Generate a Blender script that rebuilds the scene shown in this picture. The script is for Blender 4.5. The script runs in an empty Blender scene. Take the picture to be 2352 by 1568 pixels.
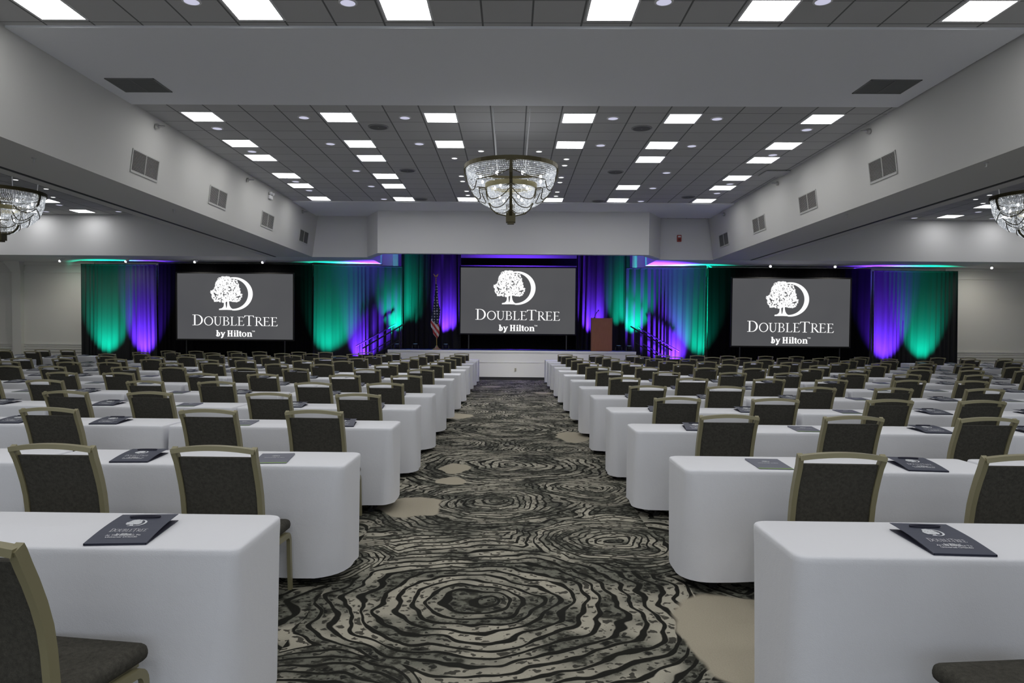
import bpy, bmesh, math, random
from mathutils import Vector, Matrix
random.seed(7)
PI = math.pi
scn = bpy.context.scene
C = scn.collection

# ------------------------------------------------------------------ camera, world, exposure
F, YAW, PITCH, ROLL, CX, CY, HC = 1682.4, -.0153, .0295, .0086, 1148.2, 815.7, 1.605
def cam_rot():
    cy, sy, cp, sp, cr, sr = math.cos(YAW), math.sin(YAW), math.cos(PITCH), math.sin(PITCH), math.cos(ROLL), math.sin(ROLL)
    A = Matrix(((1, 0, 0), (0, 0, -1), (0, 1, 0)))
    Ry = Matrix(((cy, 0, -sy), (0, 1, 0), (sy, 0, cy)))
    Rp = Matrix(((1, 0, 0), (0, cp, -sp), (0, sp, cp)))
    Rr = Matrix(((cr, -sr, 0), (sr, cr, 0), (0, 0, 1)))
    return Rr @ Rp @ Ry @ A                     # world -> camera (x right, y down, z forward)
RW = cam_rot()
cd = bpy.data.cameras.new('camera'); cam = bpy.data.objects.new('camera', cd); C.objects.link(cam)
flip = Matrix(((1, 0, 0), (0, -1, 0), (0, 0, -1)))
M3 = RW.transposed() @ flip
cam.matrix_world = Matrix.Translation((0, 0, HC)) @ M3.to_4x4()
cd.sensor_width = 36; cd.lens = F / 2352 * 36
cd.shift_x = (1176 - CX) / 2352; cd.shift_y = (CY - 784) / 2352
cd.clip_start = .05; cd.clip_end = 200
scn.camera = cam
def pj(X, Y, Z):
    c = RW @ Vector((X, Y, Z - HC))
    return CX + F * c.x / c.z, CY + F * c.y / c.z

w = bpy.data.worlds.new('world'); scn.world = w; w.use_nodes = True
w.node_tree.nodes['Background'].inputs[0].default_value = (.80, .88, 1.0, 1)
w.node_tree.nodes['Background']  .inputs[1].default_value = 1.5        # overcast fill daylight, let in by windows added out of view behind the camera
scn.view_settings.view_transform = 'Standard'; scn.view_settings.look = 'None'
scn.view_settings.gamma = 1; scn.view_settings.use_curve_mapping = False
scn.view_settings.exposure = 0.0
scn.cycles.max_bounces = 6; scn.cycles.diffuse_bounces = 4; scn.cycles.glossy_bounces = 2
scn.cycles.transmission_bounces = 2; scn.cycles.caustics_reflective = False; scn.cycles.caustics_refractive = False
scn.cycles.sample_clamp_indirect = 4
PANEL_L = 11.5          # radiance of the ceiling light panels

# ------------------------------------------------------------------ materials
class NT:
    def __init__(s, mat): s.t = mat.node_tree; s.n = s.t.nodes; s.l = s.t.links
    def put(s, sock, v):
        if v is None: return
        if hasattr(v, 'is_linked') or isinstance(v, bpy.types.NodeSocket): s.l.new(v, sock)
        else: sock.default_value = v
    def m(s, op, a, b=None, c=None, clamp=False):
        n = s.n.new('ShaderNodeMath'); n.operation = op; n.use_clamp = clamp
        s.put(n.inputs[0], a); s.put(n.inputs[1], b); s.put(n.inputs[2], c); return n.outputs[0]
    def vm(s, op, a, b=None):
        n = s.n.new('ShaderNodeVectorMath'); n.operation = op
        s.put(n.inputs[0], a); s.put(n.inputs[1], b)
        return n.outputs['Value'] if op in ('LENGTH', 'DISTANCE', 'DOT_PRODUCT') else n.outputs[0]
    def noise(s, vec, scale, detail=2, rough=.5, color=False):
        n = s.n.new('ShaderNodeTexNoise'); s.put(n.inputs['Vector'], vec)
        n.inputs['Scale'].default_value = scale; n.inputs['Detail'].default_value = detail; n.inputs['Roughness'].default_value = rough
        return n.outputs['Color' if color else 'Fac']
    def mix(s, f, a, b):
        n = s.n.new('ShaderNodeMix'); n.data_type = 'RGBA'
        s.put(n.inputs[0], f); s.put(n.inputs[6], a); s.put(n.inputs[7], b); return n.outputs[2]
    def pos(s): return s.n.new('ShaderNodeNewGeometry').outputs['Position']
    def obj(s): return s.n.new('ShaderNodeTexCoord').outputs['Object']
    def sep(s, v):
        n = s.n.new('ShaderNodeSeparateXYZ'); s.l.new(v, n.inputs[0]); return n.outputs
    def comb(s, x, y, z=0.):
        n = s.n.new('ShaderNodeCombineXYZ'); s.put(n.inputs[0], x); s.put(n.inputs[1], y); s.put(n.inputs[2], z); return n.outputs[0]
    def step(s, x, lo, hi):      # smooth 0..1
        n = s.n.new('ShaderNodeMapRange'); n.interpolation_type = 'SMOOTHSTEP'
        s.put(n.inputs[0], x); s.put(n.inputs[1], lo); s.put(n.inputs[2], hi); return n.outputs[0]
    def bump(s, h, strength, dist=.01):
        n = s.n.new('ShaderNodeBump'); n.inputs['Strength'].default_value = strength; n.inputs['Distance'].default_value = dist
        s.l.new(h, n.inputs['Height']); s.l.new(n.outputs[0], s.bsdf.inputs['Normal'])
def rgb(*c): return tuple(c) + (1,) if len(c) == 3 else tuple(c)
def mat(name, col, rough=.6, metal=0, spec=.5, emit=None, es=0, sheen=0):
    m = bpy.data.materials.new(name); m.use_nodes = True
    b = m.node_tree.nodes['Principled BSDF']
    b.inputs['Base Color'].default_value = rgb(*col); b.inputs['Roughness'].default_value = rough
    b.inputs['Metallic'].default_value = metal; b.inputs['Specular IOR Level'].default_value = spec
    if sheen: b.inputs['Sheen Weight'].default_value = sheen
    if emit: b.inputs['Emission Color'].default_value = rgb(*emit); b.inputs['Emission Strength'].default_value = es
    return m
def nt(m): n = NT(m); n.bsdf = m.node_tree.nodes['Principled BSDF']; return n
def glow(name, col, s, sample=True):
    m = bpy.data.materials.new(name); m.use_nodes = True; t = m.node_tree
    t.nodes.remove(t.nodes['Principled BSDF']); e = t.nodes.new('ShaderNodeEmission')
    e.inputs[0].default_value = rgb(*col); e.inputs[1].default_value = s
    t.links.new(e.outputs[0], t.nodes['Material Output'].inputs[0])
    if not sample:
        m.cycles.emission_sampling = 'NONE'
    return m

PAINT = mat('wall_paint', (.69, .69, .695), .75, spec=.25)
n = nt(PAINT); n.bump(n.noise(n.pos(), 160, 2), .08, .004)
BEAMP = mat('beam_paint', (.60, .595, .57), .75, spec=.25)
n = nt(BEAMP); n.bump(n.noise(n.pos(), 160, 2), .08, .004)
REARP = mat('rear_wall_paint', (.70, .685, .64), .75, spec=.25)
DRYW = mat('drywall_ceiling_paint', (.80, .81, .84), .85, spec=.15)
STAGEP = mat('stage_front_paint', (.86, .85, .81), .6, spec=.3)
DARKTRIM = mat('dark_trim', (.02, .02, .022), .6)
# suspended ceiling tiles
TILE = mat('ceiling_tile', (.4, .4, .4), .9, spec=.1)
n = nt(TILE); x, y, _ = n.sep(n.pos())
def grid_line(n, v, off, half):
    f = n.m('FRACT', n.m('DIVIDE', n.m('SUBTRACT', v, off), .61))
    return n.m('LESS_THAN', n.m('ABSOLUTE', n.m('SUBTRACT', f, .5)), .5 - half), f
gx, fx = grid_line(n, x, .222 - 61, .019); gy, fy = grid_line(n, y, 12.81 - 61, .013)
inside = n.m('MULTIPLY', gx, gy)
cell = n.comb(n.m('FLOOR', n.m('DIVIDE', n.m('SUBTRACT', x, .222 - 61), .61)), n.m('FLOOR', n.m('DIVIDE', n.m('SUBTRACT', y, 12.81 - 61), .61)))
wn = n.n.new('ShaderNodeTexWhiteNoise'); n.l.new(cell, wn.inputs['Vector'])
spk = n.noise(n.pos(), 90, 3, .7)
v = n.m('ADD', .46, n.m('ADD', n.m('MULTIPLY', wn.outputs[0], .035), n.m('MULTIPLY', spk, .05)))
tc = n.n.new('ShaderNodeCombineColor')
for i in range(3): n.l.new(v, tc.inputs[i])
n.l.new(n.mix(inside, (.17, .17, .17, 1), tc.outputs[0]), n.bsdf.inputs['Base Color'])

# carpet: overlapping growth rings with beige pools
CARPET = mat('carpet', (.1, .1, .08), .95, spec=.05)
n = nt(CARPET); P = n.pos(); x, y, _ = n.sep(P)
p2 = n.comb(x, y)
warp = n.vm('SUBTRACT', n.noise(p2, 2.0, 2, .5, True), (.5, .5, .5))
sc = n.n.new('ShaderNodeVectorMath'); sc.operation = 'SCALE'; n.l.new(warp, sc.inputs[0]); sc.inputs['Scale'].default_value = .40
pw = n.vm('ADD', p2, sc.outputs[0]); pw = n.comb(*n.sep(pw)[:2])
CENT = [(-.2, 4.35, 1.), (.0, 8.95, 1.05), (.82, 5.66, .62), (-.05, 12.3, 1.1), (.3, 16.5, 1.1), (-.35, 20.3, 1.), (-.9, 2.9, .7),
        (-.15, 6.95, .72), (.85, 7.6, .6), (-.75, 10.6, .75), (.75, 10.2, .6), (.75, 14.2, .8), (-.6, 17.9, .8), (.7, 18.9, .8), (.9, 22.3, .8), (-.2, 23.3, .9), (-1.3, 5.0, .5), (1.0, 2.3, .7), (-.85, 14.9, .6)]
acc = None
for cx_, cy_, ww in CENT:
    d = n.m('DIVIDE', n.vm('DISTANCE', pw, (cx_, cy_, 0)), ww)
    acc = d if acc is None else n.m('SMOOTH_MIN', acc, d, .05)
vo = n.n.new('ShaderNodeTexVoronoi'); vo.inputs['Scale'].default_value = .55; vo.inputs['Randomness'].default_value = .8
n.l.new(pw, vo.inputs['Vector']); vd = n.m('MULTIPLY', vo.outputs['Distance'], 1.6)
acc = n.m('MINIMUM', acc, n.m('ADD', vd, n.m('MULTIPLY', n.m('LESS_THAN', n.m('ABSOLUTE', x), 1.15), 5.)))
ph = n.m('FRACT', n.m('DIVIDE', acc, .096))
tri = n.m('ABSOLUTE', n.m('SUBTRACT', ph, .5))                         # .5 on the ring line
wid = n.m('ADD', .30, n.m('MULTIPLY', n.m('SUBTRACT', n.noise(p2, 9, 2), .5), .22))
line = n.step(tri, wid, n.m('ADD', wid, .075))
# pale cells between the lines, broken by dark knots
ridx = n.m('FLOOR', n.m('DIVIDE', acc, .096)); rv = n.m('MULTIPLY', ridx, 7.31)
pr = n.comb(x, y, rv)                      # every ring band draws its own blotches
blot = n.noise(n.comb(x, y, n.m('MULTIPLY', ridx, .21)), 1.9, 2, .5); cells = n.noise(pr, 15, 3, .6); fine = n.noise(p2, 120, 2, .6)
big = n.step(blot, .42, .62)
pale = n.step(n.m('ADD', n.m('MULTIPLY', cells, .62), n.m('MULTIPLY', big, .22)), .24, .37)
colr = n.mix(pale, (.045, .045, .036, 1), n.mix(big, (.19, .19, .155, 1), (.48, .45, .365, 1)))
knots = n.step(n.noise(n.comb(x, y, rv), 21, 1.5, .5), .56, .59)
knots = n.m('MULTIPLY', knots, n.step(tri, .34, .22))
colr = n.mix(n.m('MULTIPLY', knots, .85), colr, (.012, .012, .011, 1))
colr = n.mix(line, colr, (.018, .018, .015, 1))
dull = n.step(n.noise(n.comb(n.m('MULTIPLY', x, .45), y), 1.1, 2), .52, .66)
colr = n.mix(n.m('MULTIPLY', dull, .25), colr, (.05, .05, .042, 1))
pool = None
for a in [(-.93, 6.7, .33, .38), (1.3, 3.85, .42, .62), (-.66, 8.7, .14, .3), (-.64, 7.95, .14, .22), (.98, 11.45, .24, .6), (-1.2, 14.2, .45, .45), (-.6, 22.1, .3, .35), (.9, 19.9, .25, .4)]:
    q = n.vm('LENGTH', n.vm('DIVIDE', n.vm('SUBTRACT', pw, (a[0], a[1], 0)), (a[2], a[3], 1)))
    pool = q if pool is None else n.m('MINIMUM', pool, q)
pm = n.step(pool, 1.06, .97)
colr = n.mix(pm, colr, (.46, .415, .32, 1))
colr = n.mix(n.m('MULTIPLY', n.m('SUBTRACT', 1., fine), .28), colr, (.02, .02, .018, 1))
n.l.new(colr, n.bsdf.inputs['Base Color']); n.bump(fine, .35, .006)

CLOTH = mat('white_linen', (.80, .805, .84), .85, spec=.15, sheen=.2)
n = nt(CLOTH); o = n.obj(); wv = n.m('ADD', n.noise(o, 7, 3, .6), n.m('MULTIPLY', n.noise(o, 260, 1), .25)); n.bump(wv, .18, .02)
OLIVE = mat('olive_bronze_metal', (.27, .245, .14), .42, metal=.1, spec=.5)
FABRIC = mat('charcoal_fabric', (.05, .049, .042), .95, spec=.1)
n = nt(FABRIC); o = n.obj(); f1 = n.noise(o, 420, 1); f2 = n.noise(o, 60, 3)
n.l.new(n.mix(n.m('MULTIPLY', f2, f1), (.035, .034, .028, 1), (.17, .16, .135, 1)), n.bsdf.inputs['Base Color']); n.bump(f1, .3, .002)
BLACKM = mat('black_metal', (.008, .008, .009), .4, spec=.5)
NAVY = mat('slate_navy_card', (.062, .068, .098), .5, spec=.3)
FOLD = mat('grey_blue_card', (.115, .12, .165), .45, spec=.35)
GREEN = mat('lime_stripe', (.25, .42, .08), .5)
INK = mat('silver_print', (.75, .77, .8), .5)
CORD = mat('navy_cord', (.012, .012, .03), .6)
PANEL = glow('light_panel', (1, 1, 1), PANEL_L)
WHITEM = mat('white_enamel', (.75, .75, .76), .5)
DOWN = glow('downlight_lens', (.68, .68, .86), .82, False)
SPARK = glow('bright_lens', (1, 1, 1), 2.2, False)
TRACKL = glow('track_lamp_lens', (1, 1, 1), 1.6, False)
VENTM = mat('vent_enamel', (.5, .5, .48), .5)
VENTD = mat('vent_dark', (.02, .02, .02), .7)
GRILLE = mat('speaker_grille', (.13, .13, .13), .8)
BRASS = mat('aged_brass', (.085, .072, .034), .45, metal=.5)
CHROME = mat('nickel', (.5, .5, .5), .3, metal=.9)
CRYST = mat('crystal', (.75, .77, .82), .15, spec=1.0, emit=(.9, .95, 1), es=.22)  # weak emission put in so the beads seem to sparkle
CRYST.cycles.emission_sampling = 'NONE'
BRASSL = mat('pale_brass', (.25, .22, .11), .4, metal=.4)
CRYST_GLINT = glow('crystal_sparkle', (.95, .98, 1), .95, False)  # emitting beads that stand in for bright glints
BULB = glow('bulb', (1, 1, 1), 14, False)
WOOD = mat('lectern_wood', (.30, .115, .05), .45, spec=.35)
n = nt(WOOD); o = n.obj(); ox, oy, oz = n.sep(o)
g = n.noise(n.comb(n.m('MULTIPLY', ox, 22), n.m('MULTIPLY', oy, 22), n.m('MULTIPLY', oz, 1.6)), 2.2, 3, .6)
n.l.new(n.mix(g, (.20, .07, .032, 1), (.36, .145, .065, 1)), n.bsdf.inputs['Base Color'])
DRAPE = mat('dark_velour_drape', (.02, .02, .021), .85, spec=.1)
DRAPEB = mat('black_velour_drape', (.0035, .0035, .004), .95, spec=.03)
SCREENG = glow('projected_grey', (.085, .085, .09), 1, False)
n = NT(SCREENG); o = n.obj(); e = [k for k in n.n if k.type == 'EMISSION'][0]
n.l.new(n.mix(n.noise(o, .5, 2), (.068, .069, .078, 1), (.105, .106, .108, 1)), e.inputs[0])
SCREENW = glow('projected_white', (1, 1, 1), 1.05, False)
STAGEF = mat('stage_floor_black', (.012, .014, .03), .5)
RED = mat('alarm_red', (.35, .03, .02), .5)
GOLD = mat('flag_gold', (.42, .29, .08), .35, metal=.6)
IVORY = mat('outlet_ivory', (.6, .58, .48), .5)
FLAGM = mat('flag_cloth', (.5, .05, .05), .8)
n = nt(FLAGM); o = n.obj(); fx_, fy_, fz_ = n.sep(o)
tt = n.m('ADD', n.m('MULTIPLY', fz_, 1.), n.m('MULTIPLY', fx_, 1.35))
st = n.m('LESS_THAN', n.m('FRACT', n.m('DIVIDE', n.m('ADD', tt, 5.), .235)), .5)
c1 = n.mix(st, (.66, .62, .60, 1), (.45, .05, .045, 1))
vs = n.n.new('ShaderNodeTexVoronoi'); vs.feature = 'F1'; vs.inputs['Scale'].default_value = 10.5; vs.inputs['Randomness'].default_value = .25
n.l.new(n.comb(fx_, fz_), vs.inputs['Vector'])
star = n.m('LESS_THAN', vs.outputs['Distance'], .30)
c2 = n.mix(star, (.02, .025, .055, 1), (.6, .6, .6, 1))
cant = n.m('GREATER_THAN', n.m('SUBTRACT', fz_, n.m('MULTIPLY', n.m('ABSOLUTE', fx_), .9)), .87)
n.l.new(n.mix(cant, c1, c2), n.bsdf.inputs['Base Color'])

# ------------------------------------------------------------------ mesh building
class MB:
    def __init__(s): s.v = []; s.f = []; s.mi = []
    def add(s, vs, fs, mi=0):
        k = len(s.v); s.v += [tuple(q) for q in vs]; s.f += [tuple(i + k for i in f) for f in fs]; s.mi += [mi] * len(fs)
        return s
    def box(s, x0, y0, z0, x1, y1, z1, mi=0):
        vs = [(x, y, z) for z in (z0, z1) for y in (y0, y1) for x in (x0, x1)]
        return s.add(vs, [(0, 2, 3, 1), (4, 5, 7, 6), (0, 1, 5, 4), (2, 6, 7, 3), (0, 4, 6, 2), (1, 3, 7, 5)], mi)
    def prism(s, poly, z0, z1, mi=0):
        k = len(poly); vs = [(x, y, z0) for x, y in poly] + [(x, y, z1) for x, y in poly]
        return s.add(vs, [tuple(range(k))[::-1], tuple(range(k, 2 * k))] + [(i, (i + 1) % k, k + (i + 1) % k, k + i) for i in range(k)], mi)
    def sweep(s, path, prof, up=(0, 0, 1), closed=False, cap=True, mi=0):
        """prof: list of (a,b) in the section plane; a along side, b along local up. may be function of t"""
        pts = [Vector(p) for p in path]; N = len(pts); rings = []
        for i, p in enumerate(pts):
            a = pts[i - 1] if (i or closed) else pts[0]; b = pts[(i + 1) % N] if (i < N - 1 or closed) else pts[-1]
            t = (b - a).normalized(); u = Vector(up)
            sd = t.cross(u)
            if sd.length < 1e-5: sd = t.cross(Vector((0, 1, 0)))
            sd.normalize(); uu = sd.cross(t).normalized()
            pr = prof(i / max(1, N - 1)) if callable(prof) else prof
            rings.append([p + sd * q[0] + uu * q[1] for q in pr])
        K = len(rings[0]); vs = [q for r in rings for q in r]; fs = []
        for i in range(N if closed else N - 1):
            j = (i + 1) % N
            for k in range(K): fs.append((i * K + k, i * K + (k + 1) % K, j * K + (k + 1) % K, j * K + k))
        if cap and not closed: fs += [tuple(range(K))[::-1], tuple(range((N - 1) * K, N * K))]
        return s.add(vs, fs, mi)
    def tube(s, path, r, n=8, **k):
        return s.sweep(path, [(r * math.cos(2 * PI * i / n), r * math.sin(2 * PI * i / n)) for i in range(n)], **k)
    def bar(s, path, a, b, **k): return s.sweep(path, [(-a / 2, -b / 2), (a / 2, -b / 2), (a / 2, b / 2), (-a / 2, b / 2)], **k)
    def lathe(s, prof, n=24, c=(0, 0, 0), mi=0, cap=True):
        vs = [(c[0] + r * math.cos(2 * PI * i / n), c[1] + r * math.sin(2 * PI * i / n), c[2] + z) for r, z in prof for i in range(n)]
        fs = [(j * n + i, j * n + (i + 1) % n, (j + 1) * n + (i + 1) % n, (j + 1) * n + i) for j in range(len(prof) - 1) for i in range(n)]
        if cap: fs += [tuple(range(n))[::-1], tuple(range((len(prof) - 1) * n, len(prof) * n))]
        return s.add(vs, fs, mi)
    def ball(s, c, r, n=10, sz=1, mi=0):
        pr = [(max(.001, r * math.sin(PI * j / 6)), -r * sz * math.cos(PI * j / 6)) for j in range(7)]
        return s.lathe(pr, n, c, mi)
    def xf(s, fn): s.v = [tuple(fn(*q)) for q in s.v]; return s
    def mesh(s, name, mats, smooth=False):
        me = bpy.data.meshes.new(name); me.from_pydata(s.v, [], s.f)
        for m in (mats if isinstance(mats, (list, tuple)) else [mats]): me.materials.append(m)
        if isinstance(mats, (list, tuple)): me.polygons.foreach_set('material_index', s.mi)
        bm = bmesh.new(); bm.from_mesh(me); bmesh.ops.recalc_face_normals(bm, faces=bm.faces); bm.to_mesh(me); bm.free()
        if smooth:
            me.polygons.foreach_set('use_smooth', [True] * len(me.polygons))
            try: me.set_sharp_from_angle(angle=math.radians(smooth if smooth > 1 else 40))
            except Exception: pass
        me.update(); return me
    def build(s, name, mats, parent=None, smooth=False, loc=None):
        o = bpy.data.objects.new(name, s.mesh(name, mats, smooth)); C.objects.link(o)
        if parent: o.parent = parent
        if loc: o.location = loc
        return o
def rbox(x0, y0, z0, x1, y1, z1, r, seg=3):
    bm = bmesh.new(); bmesh.ops.create_cube(bm, size=1)
    for v in bm.verts: v.co = Vector(((x0 + x1) / 2 + v.co.x * (x1 - x0), (y0 + y1) / 2 + v.co.y * (y1 - y0), (z0 + z1) / 2 + v.co.z * (z1 - z0)))
    bmesh.ops.bevel(bm, geom=bm.edges[:] + bm.verts[:], offset=r, segments=seg, profile=.5, affect='EDGES')
    m = MB(); m.add([v.co[:] for v in bm.verts], [[v.index for v in f.verts] for f in bm.faces]); bm.free(); return m
def rbox_idx(*a, **k):
    return rbox(*a, **k)
def tag(o, label, cat, group=None, kind=None):
    o['label'] = label; o['category'] = cat
    if group: o['group'] = group
    if kind: o['kind'] = kind
    return o
def thing(name, label, cat, loc=(0, 0, 0), rz=0, group=None):
    o = bpy.data.objects.new(name, None); C.objects.link(o); o.empty_display_size = .1
    o.location = loc; o.rotation_euler = (0, 0, rz); return tag(o, label, cat, group)
def struct(name, mb, m, smooth=False):
    o = mb.build(name, m, None, smooth); o['kind'] = 'structure'; return o
def dup(root, loc, rz=None, label=None, group=None, scale=None):
    r = root.copy(); C.objects.link(r); r.location = loc
    if rz is not None: r.rotation_euler = (0, 0, rz)
    if scale: r.scale = scale
    if label: r['label'] = label
    if group: r['group'] = group
    for ch in list(root.children):
        if ch.type == 'LIGHT' and not ch.name.startswith('chandelier'): continue      # each fixture gets its own beam
        c = ch.copy(); C.objects.link(c); c.parent = r
        for g in ch.children:
            d = g.copy(); C.objects.link(d); d.parent = c
    return r
ORD = ['first', 'second', 'third', 'fourth', 'fifth', 'sixth', 'seventh', 'eighth', 'ninth', 'tenth', 'eleventh', 'twelfth', 'thirteenth', 'fourteenth', 'fifteenth', 'sixteenth']

WHITEM_ = mat('window_frame_white', (.7, .7, .7), .5)
# ------------------------------------------------------------------ the room
CZ, BZ = 5.435, 4.086
XW, Y0 = 20.5, -9.0
struct('floor', MB().box(-XW, Y0, -.1, XW, 30, 0), CARPET)
struct('ceiling', MB().box(-XW, Y0, CZ, XW, 30, CZ + .1), TILE)
struct('ceiling.001', MB().box(-6.42, 9.25, CZ - .03, 6.36, 12.34, CZ + .01), DRYW)      # plain plaster band across the room
struct('ceiling.002', MB().box(-6.42, 21.42, CZ - .03, 6.42, 24.0, CZ + .01), DRYW)
struct('wall_left', MB().box(-XW - .2, Y0, 0, -XW, 30, CZ), REARP)
struct('wall_right', MB().box(XW, Y0, 0, XW + .2, 30, CZ), REARP)
wb = MB().box(-XW, Y0 - .2, 0, XW, Y0, .5).box(-XW, Y0 - .2, 4.7, XW, Y0, CZ)  # unseen end wall, openings added so daylight fills the table fronts
for k in range(8): wb.box(-XW + k * 5.75, Y0 - .2, .5, -XW + k * 5.75 + .75, Y0, 4.7)
struct('wall_back', wb, PAINT)
for k in range(7):  # frames of the added windows, out of view
    wf = MB(); xa = -XW + .75 + k * 5.75
    for q in range(4): wf.box(xa + q * 1.65 - .03, Y0 - .14, .5, xa + q * 1.65 + .03, Y0 - .08, 4.7)
    wf.box(xa, Y0 - .14, 2.6, xa + 5, Y0 - .08, 2.66); struct('window_%d' % (k + 1), wf, WHITEM_)
# rear wall either side of the stage opening, and the stage recess
rw = MB().box(-XW, 26.75, 0, -4.36, 27.0, CZ).box(4.55, 26.75, 0, XW, 27.0, CZ)
rw.box(-4.36, 26.95, 0, -4.2, 29.2, CZ).box(4.4, 26.95, 0, 4.56, 29.2, CZ).box(-4.4, 29.2, 0, 4.6, 29.4, CZ)
struct('wall_front', rw, REARP)
# upper bulkheads in front of it
bh = MB().box(-XW, 24.2, BZ, -4.72, 26.76, CZ).box(4.8, 24.3, BZ, XW, 26.76, CZ)
bh.prism([(-4.74, 24.0), (-4.2, 22.9), (4.25, 22.9), (4.82, 24.0), (4.82, 24.35), (4.7, 24.35), (4.1, 23.15), (-4.05, 23.15), (-4.62, 24.35), (-4.74, 24.35)], BZ, CZ)
struct('wall_front.001', bh, PAINT)
for sgn, nm in ((-1, 'wall_left.001'), (1, 'wall_right.001')):
    sec = [(6.42, CZ), (6.60, BZ), (8.13, BZ), (8.13, CZ)]
    b = MB(); y_end = 24.22
    vs = [(sgn * a, yy, z) for yy in (Y0, y_end) for a, z in sec]
    b.add(vs, [(0, 1, 2, 3), (7, 6, 5, 4)] + [(i, (i + 1) % 4, 4 + (i + 1) % 4, 4 + i) for i in range(4)])
    struct(nm, b, BEAMP)
    struct('trim_1' if sgn < 0 else 'trim_2', MB().box(sgn * 7.83 - .03, Y0, BZ - .012, sgn * 7.83 + .03, 24.2, BZ + .01), DARKTRIM)
# mouldings on the rear wall
for k, (xa, xb) in enumerate(((-XW, -15.3), (15.6, XW))):
    t = MB()
    for z0, z1, d in ((1.06, 1.10, .05), (.99, 1.06, .03), (.90, .94, .035), (.80, .84, .03), (3.70, 3.745, .04), (3.98, 4.086, .07)):
        t.box(xa, 26.75 - d, z0, xb, 26.76, z1)
    struct('trim_%d' % (3 + k), t, REARP)
p = MB().box(-18.27, 26.55, 0, -17.95, 26.76, 3.7)
p.add([(-18.27, 26.55, 3.7), (-17.95, 26.55, 3.7), (-17.95, 26.76, 3.7), (-18.27, 26.76, 3.7), (-18.5, 26.4, BZ), (-17.9, 26.4, BZ), (-17.9, 26.76, BZ), (-18.5, 26.76, BZ)],
      [(0, 1, 5, 4), (1, 2, 6, 5), (2, 3, 7, 6), (3, 0, 4, 7), (4, 5, 6, 7), (0, 3, 2, 1)])
struct('trim_5', p, REARP)
# stage
SZ = 1.02; SY = 25.45
st = MB().prism([(-4.3, SY), (4.33, SY), (4.33, 26.28), (3.95, 26.28), (3.95, 26.9), (-3.80, 26.9), (-3.80, 26.28), (-4.3, 26.28)], 0, SZ)
st.box(-4.3, SY - .03, SZ - .06, 4.33, SY, SZ)
st.box(-4.3, SY - .015, .60, 4.33, SY, .63).box(-4.3, SY - .015, .93, 4.33, SY, .95)
tag(st.build('stage', STAGEP), 'low cream-painted stage platform at the end of the aisle', 'stage')
so = bpy.data.objects['stage']
MB().prism([(-4.28, SY + .03), (4.31, SY + .03), (4.31, 26.26), (3.93, 26.26), (3.93, 26.88), (-3.78, 26.88), (-3.78, 26.26), (-4.28, 26.26)], SZ - .005, SZ + .008).build('stage_floor', mat('blue_black_stage_floor', (.02, .05, .16), .45), so)  # blue of the uplights painted into the dark floor colour
MB().box(-4.3, SY - .02, 0, 4.33, SY + .01, .10).build('kickboard', DARKTRIM, so)
struct('floor.001', MB().box(-4.2, 26.9, 0, 4.4, 29.2, SZ), STAGEF)
t = thing('wall_outlet', 'ivory electrical outlet low on the stage front', 'outlet', (.155, SY - .015, .36))
MB().box(-.035, -.008, -.057, .035, 0, .057).build('cover_plate', IVORY, t)
MB().box(-.016, -.012, -.038, .016, -.006, -.008, ).box(-.016, -.012, .008, .016, -.006, .038).build('socket', mat('socket_brown', (.25, .22, .15), .5), t)

# ------------------------------------------------------------------ ceiling fittings
def side_word(x): return 'left' if x < 0 else 'right'
COLX = [-5.57 + .03, -3.10, -1.28, 1.155, 2.99, 5.44]
ROWY = [13.11, 14.94, 16.15, 17.98, 19.19, 21.02]
def make_panel():
    t = thing('ceiling_light_panel', 'x', 'ceiling light', (0, 0, 0), 0, 'square light panels in the ceiling')
    f = MB()
    for a in ((-.295, -.295, .295, -.27), (-.295, .27, .295, .295), (-.295, -.27, -.27, .27), (.27, -.27, .295, .27)): f.box(a[0], a[1], -.012, a[2], a[3], 0)
    f.build('frame', WHITEM, t)
    MB().add([(-.27, -.27, -.006), (-.27, .27, -.006), (.27, .27, -.006), (.27, -.27, -.006)], [(0, 1, 2, 3)]).build('diffuser', PANEL, t)
    return t
pan = make_panel(); pused = [False]
def put(proto, flag, loc, label, group=None, rz=None):
    if not flag[0]:
        flag[0] = True; proto.location = loc; proto['label'] = label
        if group: proto['group'] = group
        if rz is not None: proto.rotation_euler = (0, 0, rz)
        return proto
    return dup(proto, loc, rz, label, group)
cn = ['leftmost', 'second from left', 'third from left', 'third from right', 'second from right', 'rightmost']
for j, yy in enumerate(ROWY):
    for i, xx in enumerate(COLX):
        if i in (2, 3) and j in (2, 3, 4): continue
        if i == 4 and j == 3: continue
        put(pan, pused, (xx, yy, CZ), 'square glowing ceiling panel, %s in the %s row beyond the plaster band' % (cn[i], ORD[j]), 'light panels of the middle ceiling bay')
for j, yy in enumerate((8.78, 6.95, 5.13, 3.3, .9, -1.6, -4.0, -6.4)):  # rows past the first are unseen, rearmost ones added to light cloth fronts
    for i, xx in enumerate(COLX):
        if j == 0: lab = 'square glowing ceiling panel cut by the top picture edge, %s of the front row' % cn[i]
        else: lab = 'square glowing ceiling panel above the near seats, %s, %s row back from the plaster band' % (cn[i], ORD[j])
        put(pan, pused, (xx + .0, yy, CZ), lab, 'light panels of the near ceiling bay')
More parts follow.
